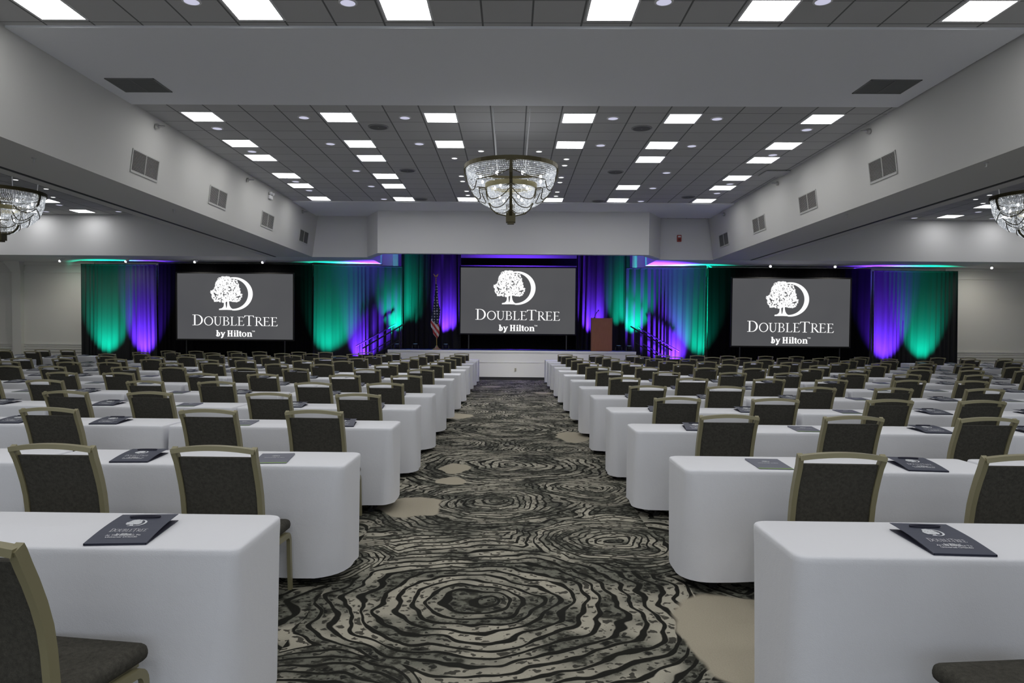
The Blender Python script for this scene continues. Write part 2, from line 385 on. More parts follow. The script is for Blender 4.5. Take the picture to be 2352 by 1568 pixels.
for sx in (-1, 1):
    sd = side_word(sx)
    for k, (xx, yy) in enumerate([(13.85, 21.65), (15.65, 23.55), (13.85, 23.5), (17.5, 21.6), (17.5, 23.5), (17.5, 19.2), (15.6, 17.3), (18.6, 17.3), (15.6, 14.9), (18.6, 14.9)] + [(a_, b_) for b_ in (12.4, 9.4, 6.4, 3.4, .4, -4.) for a_ in (10.3, 13.8, 17.3)]):  # all but the first three are unseen panels added to brighten the wing
        nm = ['behind the chandelier', 'farthest out by the bulkhead', 'nearest the dividing beam by the bulkhead'][k] if k < 3 else 'above the wing seats %.1f metres out and %.1f metres along' % (xx, yy)
        put(pan, pused, (sx * xx, yy, CZ), 'square glowing ceiling panel over the %s wing, %s' % (sd, nm), 'light panels over the %s wing' % sd)
def make_down(r, m, nm, lab, cat):
    t = thing(nm, lab, cat)
    MB().lathe([(r * 1.28, 0), (r * 1.28, -.008), (r, -.014), (r, -.002)], 24, cap=False).build('trim_ring', WHITEM, t, True)
    MB().add([(r * math.cos(2 * PI * i / 24), r * math.sin(2 * PI * i / 24), -.010) for i in range(24)], [tuple(range(24))]).build('lens', m, t)
    return t
import itertools
RAY = RW.transposed()
def hp(x, y, z):
    v = RAY @ Vector(((x - CX) / F, (y - CY) / F, 1)); v = v * ((z - HC) / v.z); return v.x, v.y
def yp(x, y, Y):
    v = RAY @ Vector(((x - CX) / F, (y - CY) / F, 1)); v = v * (Y / v.y); return v.x, v.z + HC
DL = [(499, 294), (698, 269), (930, 269.5), (1408, 271), (1647, 272), (1853, 297), (579, 347), (759, 329.5), (963, 329.5), (1379.5, 333), (1589, 334.5), (1775, 355),
      (679, 416), (818, 391.5), (1531, 396), (1676.5, 421.7), (710, 436.5), (853, 427), (1499.5, 431.5), (1647, 443), (882, 456.5), (1472, 461.5),
      (440, 2), (799, 5), (1525, 3), (1890, 2)]
dl = make_down(.087, DOWN, 'downlight', 'x', 'downlight'); du = [False]
def rank_label(pts, i, rows=8):
    return i
srt = sorted(range(len(DL)), key=lambda i: DL[i][0])
# rows of downlights from the plaster band outward
for i, (px_, py_) in enumerate(DL):
    X, Y = hp(px_, py_, CZ)
    row = [q for q in range(len(DL)) if abs(hp(*DL[q], CZ)[1] - Y) < .9]
    row.sort(key=lambda q: DL[q][0]); pos = row.index(i)
    wh = 'in front of the plaster band' if Y < 9.5 else '%.0f metres beyond the plaster band' % (Y - 12.3)
    put(dl, du, (X, Y, CZ), 'round pale downlight %s from the left among those %s' % (ORD[pos], wh), 'pale round downlights in the middle bay')
SP = [(1105, 346), (1238, 347), (1044, 362.5), (1301, 364.5), (1297, 379), (1059.6, 403.5), (1289, 406.5), (1062.6, 415.5), (1286, 418), (1072, 438), (1280, 440), (1074.7, 447.5), (1277, 449.5)]
sp = make_down(.06, SPARK, 'recessed_spotlight', 'x', 'spotlight'); su = [False]
lc = rc = 0
for (px_, py_) in SP:
    X, Y = hp(px_, py_, CZ)
    if px_ < 1176: k = lc; lc += 1; s_ = 'left'
    else: k = rc; rc += 1; s_ = 'right'
    o = put(sp, su, (X, Y, CZ), 'small bright recessed spotlight, %s on the %s of the middle chandelier' % (ORD[k], s_), 'bright spots around the chandelier')
    ld = bpy.data.lights.new('spot_beam', 'SPOT'); ld.energy = 170 if Y > 18 else 50; ld.spot_size = math.radians(36 if Y > 18 else 90); ld.spot_blend = 1; ld.shadow_soft_size = .05
    lo = bpy.data.objects.new('spot_beam', ld); C.objects.link(lo); lo.parent = o; lo.location = (0, 0, -.03)
    lo.rotation_euler = (math.radians(47), 0, 0) if Y > 18 else (0, 0, 0)
for sx, lst in ((-1, [(36, 412), (106, 433), (122, 452)]), (1, [(2241, 457), (2273, 447), (2258, 466)])):
    for k, q in enumerate(lst):
        X, Y = hp(*q, CZ); put(sp, su, (X, Y, CZ), 'small bright recessed spotlight over the %s wing, %s from the beam' % (side_word(sx), ORD[k]), 'bright spots over the wings')
for sx, lst in ((-1, [(136, 470), (106, 485), (272, 485)]), (1, [(2247, 486), (2280, 501), (2100, 500)])):
    for k, q in enumerate(lst):
        X, Y = hp(*q, CZ); put(dl, du, (X, Y, CZ), 'round pale downlight over the %s wing, %s closest to the chandelier' % (side_word(sx), ORD[k]), 'pale downlights over the wings')
# ceiling speakers
spk = thing('ceiling_speaker', 'x', 'speaker')
MB().lathe([(.19, 0), (.19, -.01), (.165, -.016)], 28, cap=False).build('rim', mat('speaker_rim', (.28, .28, .28), .6), spk, True)
MB().lathe([(.165, -.012), (.10, -.018), (.01, -.02)], 28, cap=False).build('grille', GRILLE, spk, True)
ku = [False]
for k, q in enumerate([(869, 291), (936, 391), (967, 457), (1474, 294), (1414, 394.5), (1374, 461.5), (1581, 452)]):
    X, Y = hp(*q, CZ)
    put(spk, ku, (X, Y, CZ), 'dark round ceiling speaker %s of the chandelier, %s' % ('left' if k < 3 else 'right', ['nearest the plaster band', 'middle one', 'close to the stage bulkhead', 'nearest the plaster band', 'middle one', 'close to the stage bulkhead', 'outermost near the beam'][k]), 'ceiling speakers')
X, Y = hp(1780, 397, CZ); pl = MB().box(-.29, -.29, -.03, .29, .29, -.012)
tag(pl.build('access_panel', mat('pale_tile', (.5, .5, .5), .8), None, False, (X, Y, CZ)), 'pale loose ceiling tile hanging open beside the right beam', 'ceiling panel')
# grilles in the plaster band
def vent_mesh(t, W, H, D=.03, nl=14, frame=VENTM, dark=VENTD):
    """vent in local XZ plane, facing -Y"""
    f = MB(); e = .035
    f.box(-W / 2, -.012, -H / 2, W / 2, 0, -H / 2 + e).box(-W / 2, -.012, H / 2 - e * .6, W / 2, 0, H / 2).box(-W / 2, -.012, -H / 2, -W / 2 + e * .6, 0, H / 2).box(W / 2 - e * .6, -.012, -H / 2, W / 2, 0, H / 2).box(-.008, -.012, -H / 2, .008, 0, H / 2)
    f.build('frame', frame, t)
    MB().box(-W / 2 + .01, -.002, -H / 2 + .01, W / 2 - .01, 0, H / 2 - .01).build('backing', dark, t)
    l = MB()
    for i in range(nl):
        z = -H / 2 + e + (i + .5) * (H - 1.7 * e) / nl; hh = (H - 1.7 * e) / nl * .17
        l.add([(-W / 2 + .02, -.010, z - hh), (W / 2 - .02, -.010, z - hh), (W / 2 - .02, -.003, z + hh), (-W / 2 + .02, -.003, z + hh)], [(0, 1, 2, 3)])
    l.build('louvres', frame, t)
VB = mat('grey_grille', (.16, .165, .165), .6)
for sx, (xx, yy) in ((-1, (-5.80, 11.38)), (1, (5.66, 11.33))):
    t = thing('ceiling_vent', 'wide dark air grille in the plaster ceiling band on the %s' % side_word(sx), 'air vent', (xx, yy, CZ - .03), 0, 'air grilles in the plaster band')
    vent_mesh(t, .75, .62, nl=16, frame=VB); t.rotation_euler = (PI / 2, 0, 0)
cant = math.atan2(.18, CZ - BZ)
nl_ = ['nearest the camera', 'second from the camera', 'third from the camera', 'nearest the stage']
vp = thing('wall_vent', 'x', 'air vent'); vent_mesh(vp, .95, .40, nl=15)
vused = [False]
for sx, lst in ((-1, [(13.02, 4.53), (16.25, 4.56), (19.55, 4.56), (22.95, 4.58)]), (1, [(13.13, 4.59), (16.4, 4.57), (19.6, 4.56), (22.8, 4.555)])):
    for k, (yy, zz) in enumerate(lst):
        xw = 6.42 + .18 * (CZ - zz) / (CZ - BZ)
        o = put(vp, vused, (sx * (xw - .004), yy, zz), 'louvred air grille on the %s beam, %s' % (side_word(sx), nl_[k]), 'air grilles along the beams')
        o.rotation_mode = 'QUATERNION'
        zax = Vector((sx * -.18, 0, CZ - BZ)).normalized(); yax = Vector((sx * (CZ - BZ), 0, .18)).normalized()   # +Y into the wall
        xax = yax.cross(zax); R_ = Matrix((xax, yax, zax)).transposed(); o.rotation_quaternion = R_.to_quaternion()
hn = thing('sprinkler_head', 'x', 'sprinkler')
MB().sweep([(0, 0, 0), (.05, 0, 0)], [(.05 * math.cos(a * PI / 6), .05 * math.sin(a * PI / 6)) for a in range(12)]).build('escutcheon', CHROME, hn, True)
MB().sweep([(.05, 0, 0), (.14, 0, .0), (.17, 0, 0)], lambda t: [((.022 - .012 * t) * math.cos(a * PI / 4), (.022 - .012 * t) * math.sin(a * PI / 4)) for a in range(8)]).build('nozzle', CHROME, hn, True)
hu = [False]
for sx, lst in ((-1, [(13.2, 5.28), (17.77, 5.275), (22.43, 5.28)]), (1, [(13.42, 5.31), (17.97, 5.30), (22.43, 5.28)])):
    for k, (yy, zz) in enumerate(lst):
        put(hn, hu, (sx * 6.43, yy, zz), 'metal side-wall sprinkler under the ceiling on the %s beam, %s' % (side_word(sx), ['nearest the camera', 'middle one', 'nearest the stage'][k]), 'side sprinklers on the beams', 0 if sx < 0 else PI)
pn = thing('pendent_sprinkler', 'x', 'sprinkler')
MB().lathe([(.035, 0), (.03, -.012), (.01, -.015), (.01, -.04)], 12).build('escutcheon', CHROME, pn, True)
MB().lathe([(.006, -.04), (.006, -.06), (.022, -.062), (.022, -.066)], 12).build('deflector', CHROME, pn, True)
pu = [False]
for q in [(78, 363), (400, 481), (2266, 373), (1944, 492)]:
    X, Y = hp(*q, BZ); put(pn, pu, (X, Y, BZ), 'small sprinkler under the %s beam, %s of two' % (side_word(X), 'nearer' if Y < 12 else 'farther'), 'sprinklers under the beams')
t = thing('emergency_light', 'small two-headed emergency light high on the left beam', 'emergency light', (-6.455, 19.47, 5.17))
rbox(0, -.12, -.05, .06, .12, .05, .015).build('housing', WHITEM, t, True)
for s_ in (-1, 1): MB().lathe([(.02, 0), (.05, .03), (.05, .07)], 14, (.06, s_ * .09, .05)).build('lamp_head', WHITEM, t, True)
t = thing('fire_alarm_strobe', 'red fire alarm strobe on the bulkhead right of the stage', 'alarm', (5.49, 24.29, 4.785))
rbox(-.07, -.05, -.11, .07, 0, .11, .012).build('housing', RED, t, True)
MB().box(-.045, -.065, .03, .045, -.045, .075).build('strobe_lens', WHITEM, t); MB().box(-.04, -.056, -.08, .04, -.048, -.01).build('sounder', mat('dark_red', (.12, .015, .01), .6), t)
# track lamps on the low soffit; each throws its own light
tl = thing('track_lamp', 'x', 'spotlight'); MB().box(-.06, -.03, -.03, .06, .03, 0).build('bracket', WHITEM, tl)
MB().sweep([(0, 0, -.04), (-.05, -.10, -.10)], lambda t: [((.03 + .02 * t) * math.cos(a * PI / 6), (.03 + .02 * t) * math.sin(a * PI / 6)) for a in range(12)]).build('lamp_head', WHITEM, tl, True)
MB().ball((-.05, -.105, -.10), .042).build('lens', TRACKL, tl, True)
tu = [False]
for k, (xx, yy) in enumerate([(-15.6, 25.3), (-13.3, 25.3), (-10.9, 25.3), (-8.55, 25.3), (8.9, 25.4), (11.1, 25.4), (16.4, 25.4)]):
    o = put(tl, tu, (xx, yy, BZ), 'white track lamp under the %s soffit, %s from the left there' % (side_word(xx), ORD[k if k < 4 else k - 4]), 'track lamps over the curtains')

    ld = bpy.data.lights.new('track_lamp_beam', 'SPOT'); ld.energy = 70; ld.color = (1, .96, .88); ld.spot_size = math.radians(150); ld.spot_blend = 1; ld.shadow_soft_size = .05
    lo = bpy.data.objects.new('track_lamp_beam', ld); C.objects.link(lo); lo.parent = o; lo.location = (-.055, -.12, -.16); lo.rotation_euler = (math.radians(26), 0, 0)
# ------------------------------------------------------------------ chandeliers
def bowl(z, R):     # radius of the bead net at drop z (positive down) for an upper ring radius R
    return R * (1 - .10 * (z / .72) - .52 * (z / .72) ** 3.2)
def net_r(prof, h):          # prof: [(radius, z)], h in 0..1
    t = h * (len(prof) - 1); k = min(int(t), len(prof) - 2); u = t - k
    return prof[k][0] + (prof[k + 1][0] - prof[k][0]) * u, prof[k][1] + (prof[k + 1][1] - prof[k][1]) * u
def bead_net(prof, sp, a0=0, a1=360, seed=1, scallop=0):
    m = MB(); rnd = random.Random(seed)
    L = sum(math.hypot(prof[i + 1][0] - prof[i][0], prof[i + 1][1] - prof[i][1]) for i in range(len(prof) - 1)); rows = int(L / sp)
    for r in range(rows + 1):
        rr, z = net_r(prof, r / rows); nb = int(math.radians(a1 - a0) * rr / sp)
        for i in range(nb):
            a = math.radians(a0) + math.radians(a1 - a0) * i / nb
            u = (math.degrees(a) - a0) % 90 / 90
            if scallop and r / rows > 1 - scallop * abs(2 * u - 1) ** 2.4: continue
            q = sp * (.30 + .16 * rnd.random())
            c = Vector((rr * math.cos(a), rr * math.sin(a), z))
            vs = [c + Vector(d) * q for d in ((1, 0, 0), (-1, 0, 0), (0, 1, 0), (0, -1, 0), (0, 0, 1.25), (0, 0, -1.25))]
            m.add(vs, [(0, 2, 4), (2, 1, 4), (1, 3, 4), (3, 0, 4), (2, 0, 5), (1, 2, 5), (3, 1, 5), (0, 3, 5)], 1 if rnd.random() < .16 else 0)
    return m
def chandelier(label, loc, sc):
    t = thing('chandelier', label, 'chandelier', loc, 0, 'tiered crystal chandeliers')
    rp = lambda w_, h_: [(-w_, -h_), (w_, -h_), (w_, h_), (-w_, h_)]
    def ring(R, z, w_, h_): return MB().sweep([(R * math.cos(2 * PI * i / 48), R * math.sin(2 * PI * i / 48), z) for i in range(48)], rp(w_, h_), closed=True)
    ring(.835, 0, .012, .036).build('upper_ring', BRASS, t); ring(.455, -.33, .016, .042).build('lower_ring', BRASSL, t)
    P1 = [(.81, -.03), (.80, -.12), (.765, -.21), (.70, -.29)]
    P2 = [(.79, -.12), (.78, -.24), (.73, -.37), (.66, -.50), (.56, -.60), (.46, -.66)]
    P3 = [(.425, -.36), (.42, -.46), (.395, -.60), (.34, -.72), (.26, -.80), (.14, -.83)]
    two = [CRYST, CRYST_GLINT]
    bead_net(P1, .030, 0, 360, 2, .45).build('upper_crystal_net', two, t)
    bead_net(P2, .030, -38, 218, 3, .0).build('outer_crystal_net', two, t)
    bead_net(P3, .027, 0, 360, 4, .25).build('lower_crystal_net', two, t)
    for q in range(4):
        a = q * PI / 2 - PI / 2; ca, sa = math.cos(a), math.sin(a); PT = (-sa, ca, 0)
        pth = [(ca * r_, sa * r_, z_) for r_, z_ in ((.845, .03), (.84, -.10), (.80, -.24), (.70, -.33), (.455, -.36))]
        def strip(p_, w_): return MB().sweep(p_, [(-w_ / 2, -.008), (w_ / 2, -.008), (w_ / 2, .008), (-w_ / 2, .008)], up=(ca, sa, .05))
        strip(pth, .055).build('rib', BRASS, t)
        strip([(ca * r_, sa * r_, z_) for r_, z_ in ((.452, -.33), (.445, -.47), (.41, -.62), (.35, -.74), (.26, -.82), (.08, -.86))], .05).build('lower_rib', BRASS, t)
        lf = MB()
        for (rr_, zz_) in ((.86, -.03), (.47, -.37)):
            for k in range(-3, 4):
                d = Vector((-sa, ca, 0)) * (k * .035); tip = Vector((ca * rr_, sa * rr_, zz_)) + d * 1.6 + Vector((0, 0, -.05 - .05 * (3 - abs(k)) / 3))
                b0 = Vector((ca * rr_, sa * rr_, zz_)) + Vector((-sa, ca, 0)) * (k * .008)
                lf.add([b0 + Vector((0, 0, .012)), b0 - Vector((0, 0, .012)), tip], [(0, 1, 2)])
        lf.build('leaf_ornament', BRASS, t)
        sw = MB()
        def swag(prof, hmax, ends, off=.014):
            pts = []
            for k in range(15):
                u = k / 14; aa = a + u * PI / 2; h = hmax * (1 - ends * abs(2 * u - 1) ** 2.4)
                rr_, z_ = net_r(prof, max(0, min(1, h))); pts.append(((rr_ + off) * math.cos(aa), (rr_ + off) * math.sin(aa), z_))
            sw.tube(pts, .009, 5)
        swag(P1, .99, .45); swag(P3, .98, .25); swag(P3, .66, .5); swag(P3, .40, .7)
        if q != 0 and q != 3: swag(P2, .55, .4); swag(P2, .99, .3)
        sw.build('swag_wire', BRASS, t, True)
    for s_ in (-1, 1):       # swags of the outer net left and right of the front opening
        sw = MB()
        for hm in (.5, .78, .99):
            pts = []
            for k in range(11):
                u = k / 10; aa = math.radians(-38 + 38 * u) if s_ > 0 else math.radians(218 - 38 * u); rr_, z_ = net_r(P2, hm * (1 - .35 * abs(2 * u - 1) ** 2.4)); pts.append(((rr_ + .014) * math.cos(aa), (rr_ + .014) * math.sin(aa), z_))
            sw.tube(pts, .009, 5)
        sw.build('swag_wire', BRASS, t, True)
    MB().box(-.085, -.085, -.98, .085, .085, -.66).box(-.06, -.06, -1.01, .06, .06, -.98).build('finial_block', BRASS, t)
    MB().tube([(0, 0, -.7), (0, 0, .02)], .02).build('centre_stem', BRASS, t)
    bl = MB()
    for k in range(8): bl.ball((.58 * math.cos(k * PI / 4 + .35), .58 * math.sin(k * PI / 4 + .35), -.20), .022, 8, 1.5)
    for k in range(8): bl.ball((.42 * math.cos(k * PI / 4), .42 * math.sin(k * PI / 4), -.30), .020, 8, 1.5)
    for k in range(4): bl.ball((.24 * math.cos(k * PI / 2 + .6), .24 * math.sin(k * PI / 2 + .6), -.55), .020, 8, 1.5)
    bl.build('bulbs', BULB, t, True)
    for k, sx in enumerate((-1, 1)):
        top = (CZ - loc[2]) / sc
        for s2 in (-1, 1):
            MB().tube([(sx * .26, s2 * -.79, .03), (sx * .315, s2 * -.82, top)], .010, 6).build('suspension_rod', WHITEM, t, True)
    ld = bpy.data.lights.new('chandelier_glow', 'POINT'); ld.energy = 1; ld.color = (1, .99, .98); ld.shadow_soft_size = .25
    lo = bpy.data.objects.new('chandelier_glow', ld); C.objects.link(lo); lo.parent = t; lo.location = (0, 0, -.25)
    t.scale = (sc, sc, sc); return t
ch = chandelier('large two-tier crystal chandelier hanging over the centre aisle', (-.03, 13.35, 4.60), 1.0)
for sx, xx, yy, zz in ((-1, -10.62, 15.1, 4.43), (1, 10.66, 15.1, 4.47)):
    c2 = dup(ch, (xx, yy, zz), 0, 'crystal chandelier over the %s wing, cut by the %s picture edge' % (side_word(sx), side_word(sx)))

# ------------------------------------------------------------------ lettering
def arcpts(cx, cy, rx, ry, a0, a1, n=20): return [(cx + rx * math.cos(math.radians(a0 + (a1 - a0) * i / n)), cy + ry * math.sin(math.radians(a0 + (a1 - a0) * i / n))) for i in range(n + 1)]
class G2:
    """flat figures in a y-down drawing plane"""
    def __init__(s): s.q = []
    def poly(s, p): s.q.append(list(p)); return s
    def rect(s, x0, y0, x1, y1): return s.poly([(x0, y0), (x1, y0), (x1, y1), (x0, y1)])
    def band(s, A, B):
        for i in range(len(A) - 1): s.poly([A[i], A[i + 1], B[i + 1], B[i]])
        return s
    def bowl(s, cx, cy, rx, ry, ix, irx, iry, a0=-90, a1=90): return s.band(arcpts(cx, cy, rx, ry, a0, a1), arcpts(ix, cy, irx, iry, a0, a1))
def gl_D(g, x, y, w_, h, t):
    g.rect(x + w_ * .16, y, x + w_ * .16 + t, y + h).rect(x, y, x + w_ * .5, y + h * .035).rect(x, y + h * .965, x + w_ * .5, y + h)
    g.bowl(x + w_ * .45, y + h / 2, w_ * .55, h / 2, x + w_ * .42, w_ * .55 - t * .95, h / 2 - h * .04)
def gl_O(g, x, y, w_, h, t): g.bowl(x + w_ / 2, y + h / 2, w_ / 2, h / 2 + h * .015, x + w_ / 2, w_ / 2 - t, h / 2 - h * .04, 0, 360)
def gl_U(g, x, y, w_, h, t):
    g.rect(x + w_ * .15, y, x + w_ * .15 + t, y + h * .62).rect(x, y, x + w_ * .42, y + h * .035)
    g.rect(x + w_ * .80, y, x + w_ * .80 + t * .45, y + h * .62).rect(x + w_ * .66, y, x + w_, y + h * .035)
    xa, xb = x + w_ * .15, x + w_ * .80 + t * .45; cx = (xa + xb) / 2
    g.band(arcpts(cx, y + h * .62, (xb - xa) / 2, h * .40, 0, 180), arcpts(cx + t * .25, y + h * .62, (xb - xa) / 2 - t * .72, h * .40 - h * .06, 0, 180))
def gl_B(g, x, y, w_, h, t):
    g.rect(x + w_ * .16, y, x + w_ * .16 + t, y + h).rect(x, y, x + w_ * .5, y + h * .035).rect(x, y + h * .965, x + w_ * .5, y + h).rect(x + w_ * .16, y + h * .46, x + w_ * .55, y + h * .49)
    g.bowl(x + w_ * .5, y + h * .245, w_ * .38, h * .245, x + w_ * .5, w_ * .38 - t * .8, h * .21)
    g.bowl(x + w_ * .5, y + h * .73, w_ * .48, h * .27, x + w_ * .5, w_ * .48 - t * .9, h * .235)
def gl_L(g, x, y, w_, h, t):
    g.rect(x + w_ * .18, y, x + w_ * .18 + t, y + h).rect(x, y, x + w_ * .5, y + h * .035).rect(x, y + h * .965, x + w_ * .9, y + h)
    g.poly([(x + w_ * .78, y + h * .965), (x + w_ * .97, y + h * .80), (x + w_, y + h * .80), (x + w_ * .92, y + h)])
def gl_E(g, x, y, w_, h, t):
    g.rect(x + w_ * .18, y, x + w_ * .18 + t, y + h).rect(x, y, x + w_ * .85, y + h * .035).rect(x, y + h * .965, x + w_ * .9, y + h).rect(x + w_ * .18, y + h * .46, x + w_ * .72, y + h * .495)
    g.poly([(x + w_ * .74, y), (x + w_ * .88, y), (x + w_ * .88, y + h * .16), (x + w_ * .84, y + h * .16)]).poly([(x + w_ * .78, y + h * .965), (x + w_ * .97, y + h * .80), (x + w_, y + h * .80), (x + w_ * .92, y + h)])
    g.rect(x + w_ * .69, y + h * .40, x + w_ * .73, y + h * .56)
def gl_T(g, x, y, w_, h, t):
    g.rect(x + w_ * .5 - t / 2, y, x + w_ * .5 + t / 2, y + h).rect(x + w_ * .04, y, x + w_ * .96, y + h * .04).rect(x + w_ * .28, y + h * .965, x + w_ * .72, y + h)
    for s_ in (0, 1): xx = x + (w_ * .96 if s_ else w_ * .04); d = -1 if s_ else 1; g.poly([(xx, y), (xx + d * w_ * .12, y + h * .03), (xx, y + h * .19), (xx - d * w_ * .03, y + h * .19)])
def gl_R(g, x, y, w_, h, t):
    g.rect(x + w_ * .14, y, x + w_ * .14 + t, y + h).rect(x, y, x + w_ * .4, y + h * .035).rect(x, y + h * .965, x + w_ * .4, y + h).rect(x + w_ * .14, y + h * .49, x + w_ * .45, y + h * .525)
    g.bowl(x + w_ * .42, y + h * .262, w_ * .34, h * .262, x + w_ * .42, w_ * .34 - t * .8, h * .225)
    g.poly([(x + w_ * .36, y + h * .52), (x + w_ * .36 + t * 1.1, y + h * .50), (x + w_ * 1.02, y + h), (x + w_ * .80, y + h)])
def wordmark(g):
    t = 22
    gl_D(g, 328, 915, 205, 202, 28); gl_O(g, 555, 950, 178, 168, t); gl_U(g, 738, 950, 165, 168, t); gl_B(g, 915, 950, 135, 168, t)
    gl_L(g, 1065, 950, 130, 168, t); gl_E(g, 1205, 950, 135, 168, t); gl_T(g, 1335, 925, 195, 196, 26); gl_R(g, 1545, 952, 160, 168, t)
    gl_E(g, 1700, 954, 140, 168, t); gl_E(g, 1850, 956, 140, 168, t)
def bywords(g):
    b = 30       # bold stems
    yb = 1328
    g.rect(800, 1208, 800 + b, yb).rect(790, 1208, 815, 1216).band(arcpts(826, 1286, 44, 44, -120, 160), arcpts(822, 1286, 20, 34, -120, 160))       # b
    g.poly([(880, 1245), (910, 1245), (938, 1328), (918, 1340)]).poly([(948, 1245), (965, 1245), (918, 1352), (898, 1362), (882, 1352)]).rect(874, 1243, 915, 1251).rect(938, 1243, 970, 1251)   # y
    for x_ in (1018, 1078): g.rect(x_, 1210, x_ + b, yb).rect(x_ - 10, 1210, x_ + b + 10, 1218).rect(x_ - 10, yb - 8, x_ + b + 10, yb)                  # H
    g.rect(1030, 1262, 1090, 1274)
    g.rect(1140, 1245, 1140 + b, yb).rect(1130, 1245, 1150, 1252).rect(1130, yb - 8, 1180, yb).poly(arcpts(1154, 1222, 15, 15, 0, 360, 12))          # i
    g.rect(1192, 1208, 1192 + b, yb).rect(1182, 1208, 1200, 1215).rect(1182, yb - 8, 1232, yb)                                                        # l
    g.rect(1244, 1222, 1244 + b, yb - 12).rect(1232, 1245, 1290, 1254).band(arcpts(1272, 1310, 28, 20, 60, 180), arcpts(1276, 1306, 8, 10, 60, 180))   # t
    g.bowl(1336, 1287, 46, 45, 1336, 19, 36, 0, 360)                                                                                                  # o
    g.rect(1400, 1245, 1400 + b, yb).rect(1390, 1245, 1410, 1252).rect(1390, yb - 8, 1440, yb).rect(1455, 1275, 1455 + b, yb).rect(1446, yb - 8, 1495, yb)  # n
    g.band(arcpts(1452, 1277, 33, 34, -150, 0), arcpts(1440, 1280, 16, 22, -150, 0))
    g.rect(1487, 1212, 1511, 1216).rect(1497, 1212, 1501, 1238).rect(1517, 1212, 1521, 1238).rect(1540, 1212, 1544, 1238).poly([(1517, 1212), (1523, 1212), (1532, 1232), (1528, 1232)]).poly([(1538, 1212), (1544, 1212), (1532, 1232), (1528, 1232)])
CROWN = [(690, 470), (745, 445), (768, 405), (782, 320), (800, 285), (850, 212), (905, 200), (960, 196), (1020, 190), (1062, 200), (1090, 262), (1150, 245), (1190, 265), (1220, 320), (1222, 375), (1245, 420), (1255, 462), (1248, 505), (1292, 525), (1275, 585), (1250, 635), (1190, 664), (1120, 655), (1050, 645), (1000, 655), (950, 672), (880, 668), (835, 650), (768, 660), (750, 620), (712, 580), (715, 540)]
def inpoly(x, y, P_):
    c = False; j = len(P_) - 1
    for i in range(len(P_)):
        if (P_[i][1] > y) != (P_[j][1] > y) and x < (P_[j][0] - P_[i][0]) * (y - P_[i][1]) / (P_[j][1] - P_[i][1]) + P_[i][0]: c = not c
        j = i
    return c
def emblem(g, leaves=620, big=1.0, seed=5):
    rnd = random.Random(seed)
    k = 0
    while k < leaves:
        x_, y_ = rnd.uniform(685, 1300), rnd.uniform(185, 680)
        if not inpoly(x_, y_, CROWN): continue
        k += 1; r = rnd.uniform(11, 24) * big; a0 = rnd.random() * 6
        g.poly([(x_ + r * (1 if i % 2 else .62) * math.cos(a0 + i * PI / 4), y_ + r * (1 if i % 2 else .62) * math.sin(a0 + i * PI / 4)) for i in range(8)])
    for i in range(len(CROWN)):
        a, b = CROWN[i], CROWN[(i + 1) % len(CROWN)]
        for u in (0, .25, .5, .75):
            x_, y_ = a[0] + (b[0] - a[0]) * u, a[1] + (b[1] - a[1]) * u; r = rnd.uniform(8, 18) * big; a0 = rnd.random() * 6; x_ += rnd.uniform(-7, 7); y_ += rnd.uniform(-7, 7)
            g.poly([(x_ + r * (1.25 if j_ % 2 else .42) * math.cos(a0 + j_ * PI / 4), y_ + r * (1.1 if j_ % 2 else .5) * math.sin(a0 + j_ * PI / 4)) for j_ in range(8)])
    g.poly([(938, 600), (978, 600), (976, 700), (985, 780), (990, 800), (930, 800), (940, 740), (944, 690)])
    g.poly([(1008, 600), (1046, 600), (1044, 690), (1056, 740), (1080, 780), (1110, 800), (990, 800), (1004, 740), (1008, 690)])
    g.poly([(848, 800), (900, 790), (930, 765), (940, 740), (985, 780), (1110, 798), (1110, 824), (1000, 820), (848, 823)])
    A = arcpts(1140, 514, 365, 317, -100, 96, 40); B = arcpts(1110, 514, 305, 286, -98, 90, 40); g.band(A, B)
def g_to_mesh(g, fn):
    m = MB()
    for p_ in g.q: m.add([fn(*q) for q in p_], [tuple(range(len(p_)))])
    return m
LOGO = G2(); emblem(LOGO); WM = G2(); wordmark(WM); BY = G2(); bywords(BY)

# ------------------------------------------------------------------ projection screens
def screen(label, X0, X1, z0, z1, Y):
    t = thing('projection_screen', label, 'projection screen', ((X0 + X1) / 2, Y, z0), 0, 'large projection screens')
    Wd, Hd = X1 - X0, z1 - z0; e = .05
    MB().box(-Wd / 2, -.01, 0, Wd / 2, .01, Hd).build('screen_surface', SCREENG, t)
    f = MB()
    f.box(-Wd / 2 - e, -.02, -e, Wd / 2 + e, .03, 0).box(-Wd / 2 - e, -.02, Hd, Wd / 2 + e, .03, Hd + e).box(-Wd / 2 - e, -.02, 0, -Wd / 2, .03, Hd).box(Wd / 2, -.02, 0, Wd / 2 + e, .03, Hd)
    f.build('border', mat('screen_border_black', (.004, .004, .004), .9), t)
    fn = lambda k: (lambda x_, y_: ((x_ - 35) / 2250 * Wd - Wd / 2, -.012 - k * .001, Hd - (y_ - 132) / 1245 * Hd))
    g_to_mesh(LOGO, fn(1)).build('tree_emblem', SCREENW, t)
    g_to_mesh(WM, fn(1)).build('wordmark', SCREENW, t); g_to_mesh(BY, fn(1)).build('tagline', SCREENW, t)
    if 1:
        fl_z = SZ + .009 if z0 > 1.5 else 0
        for s_ in (-1, 1): MB().box(s_ * (Wd / 2 - .3) - .02, .03, fl_z - z0, s_ * (Wd / 2 - .3) + .02, .07, .2).build('support_leg', BLACKM, t)
    return t
SL = (-11.85, -7.73, 1.33, 3.65, 25.85); SR = (7.77, 11.87, 1.262, 3.62, 25.98)
def at(x, y, Y): return yp(x, y, Y)
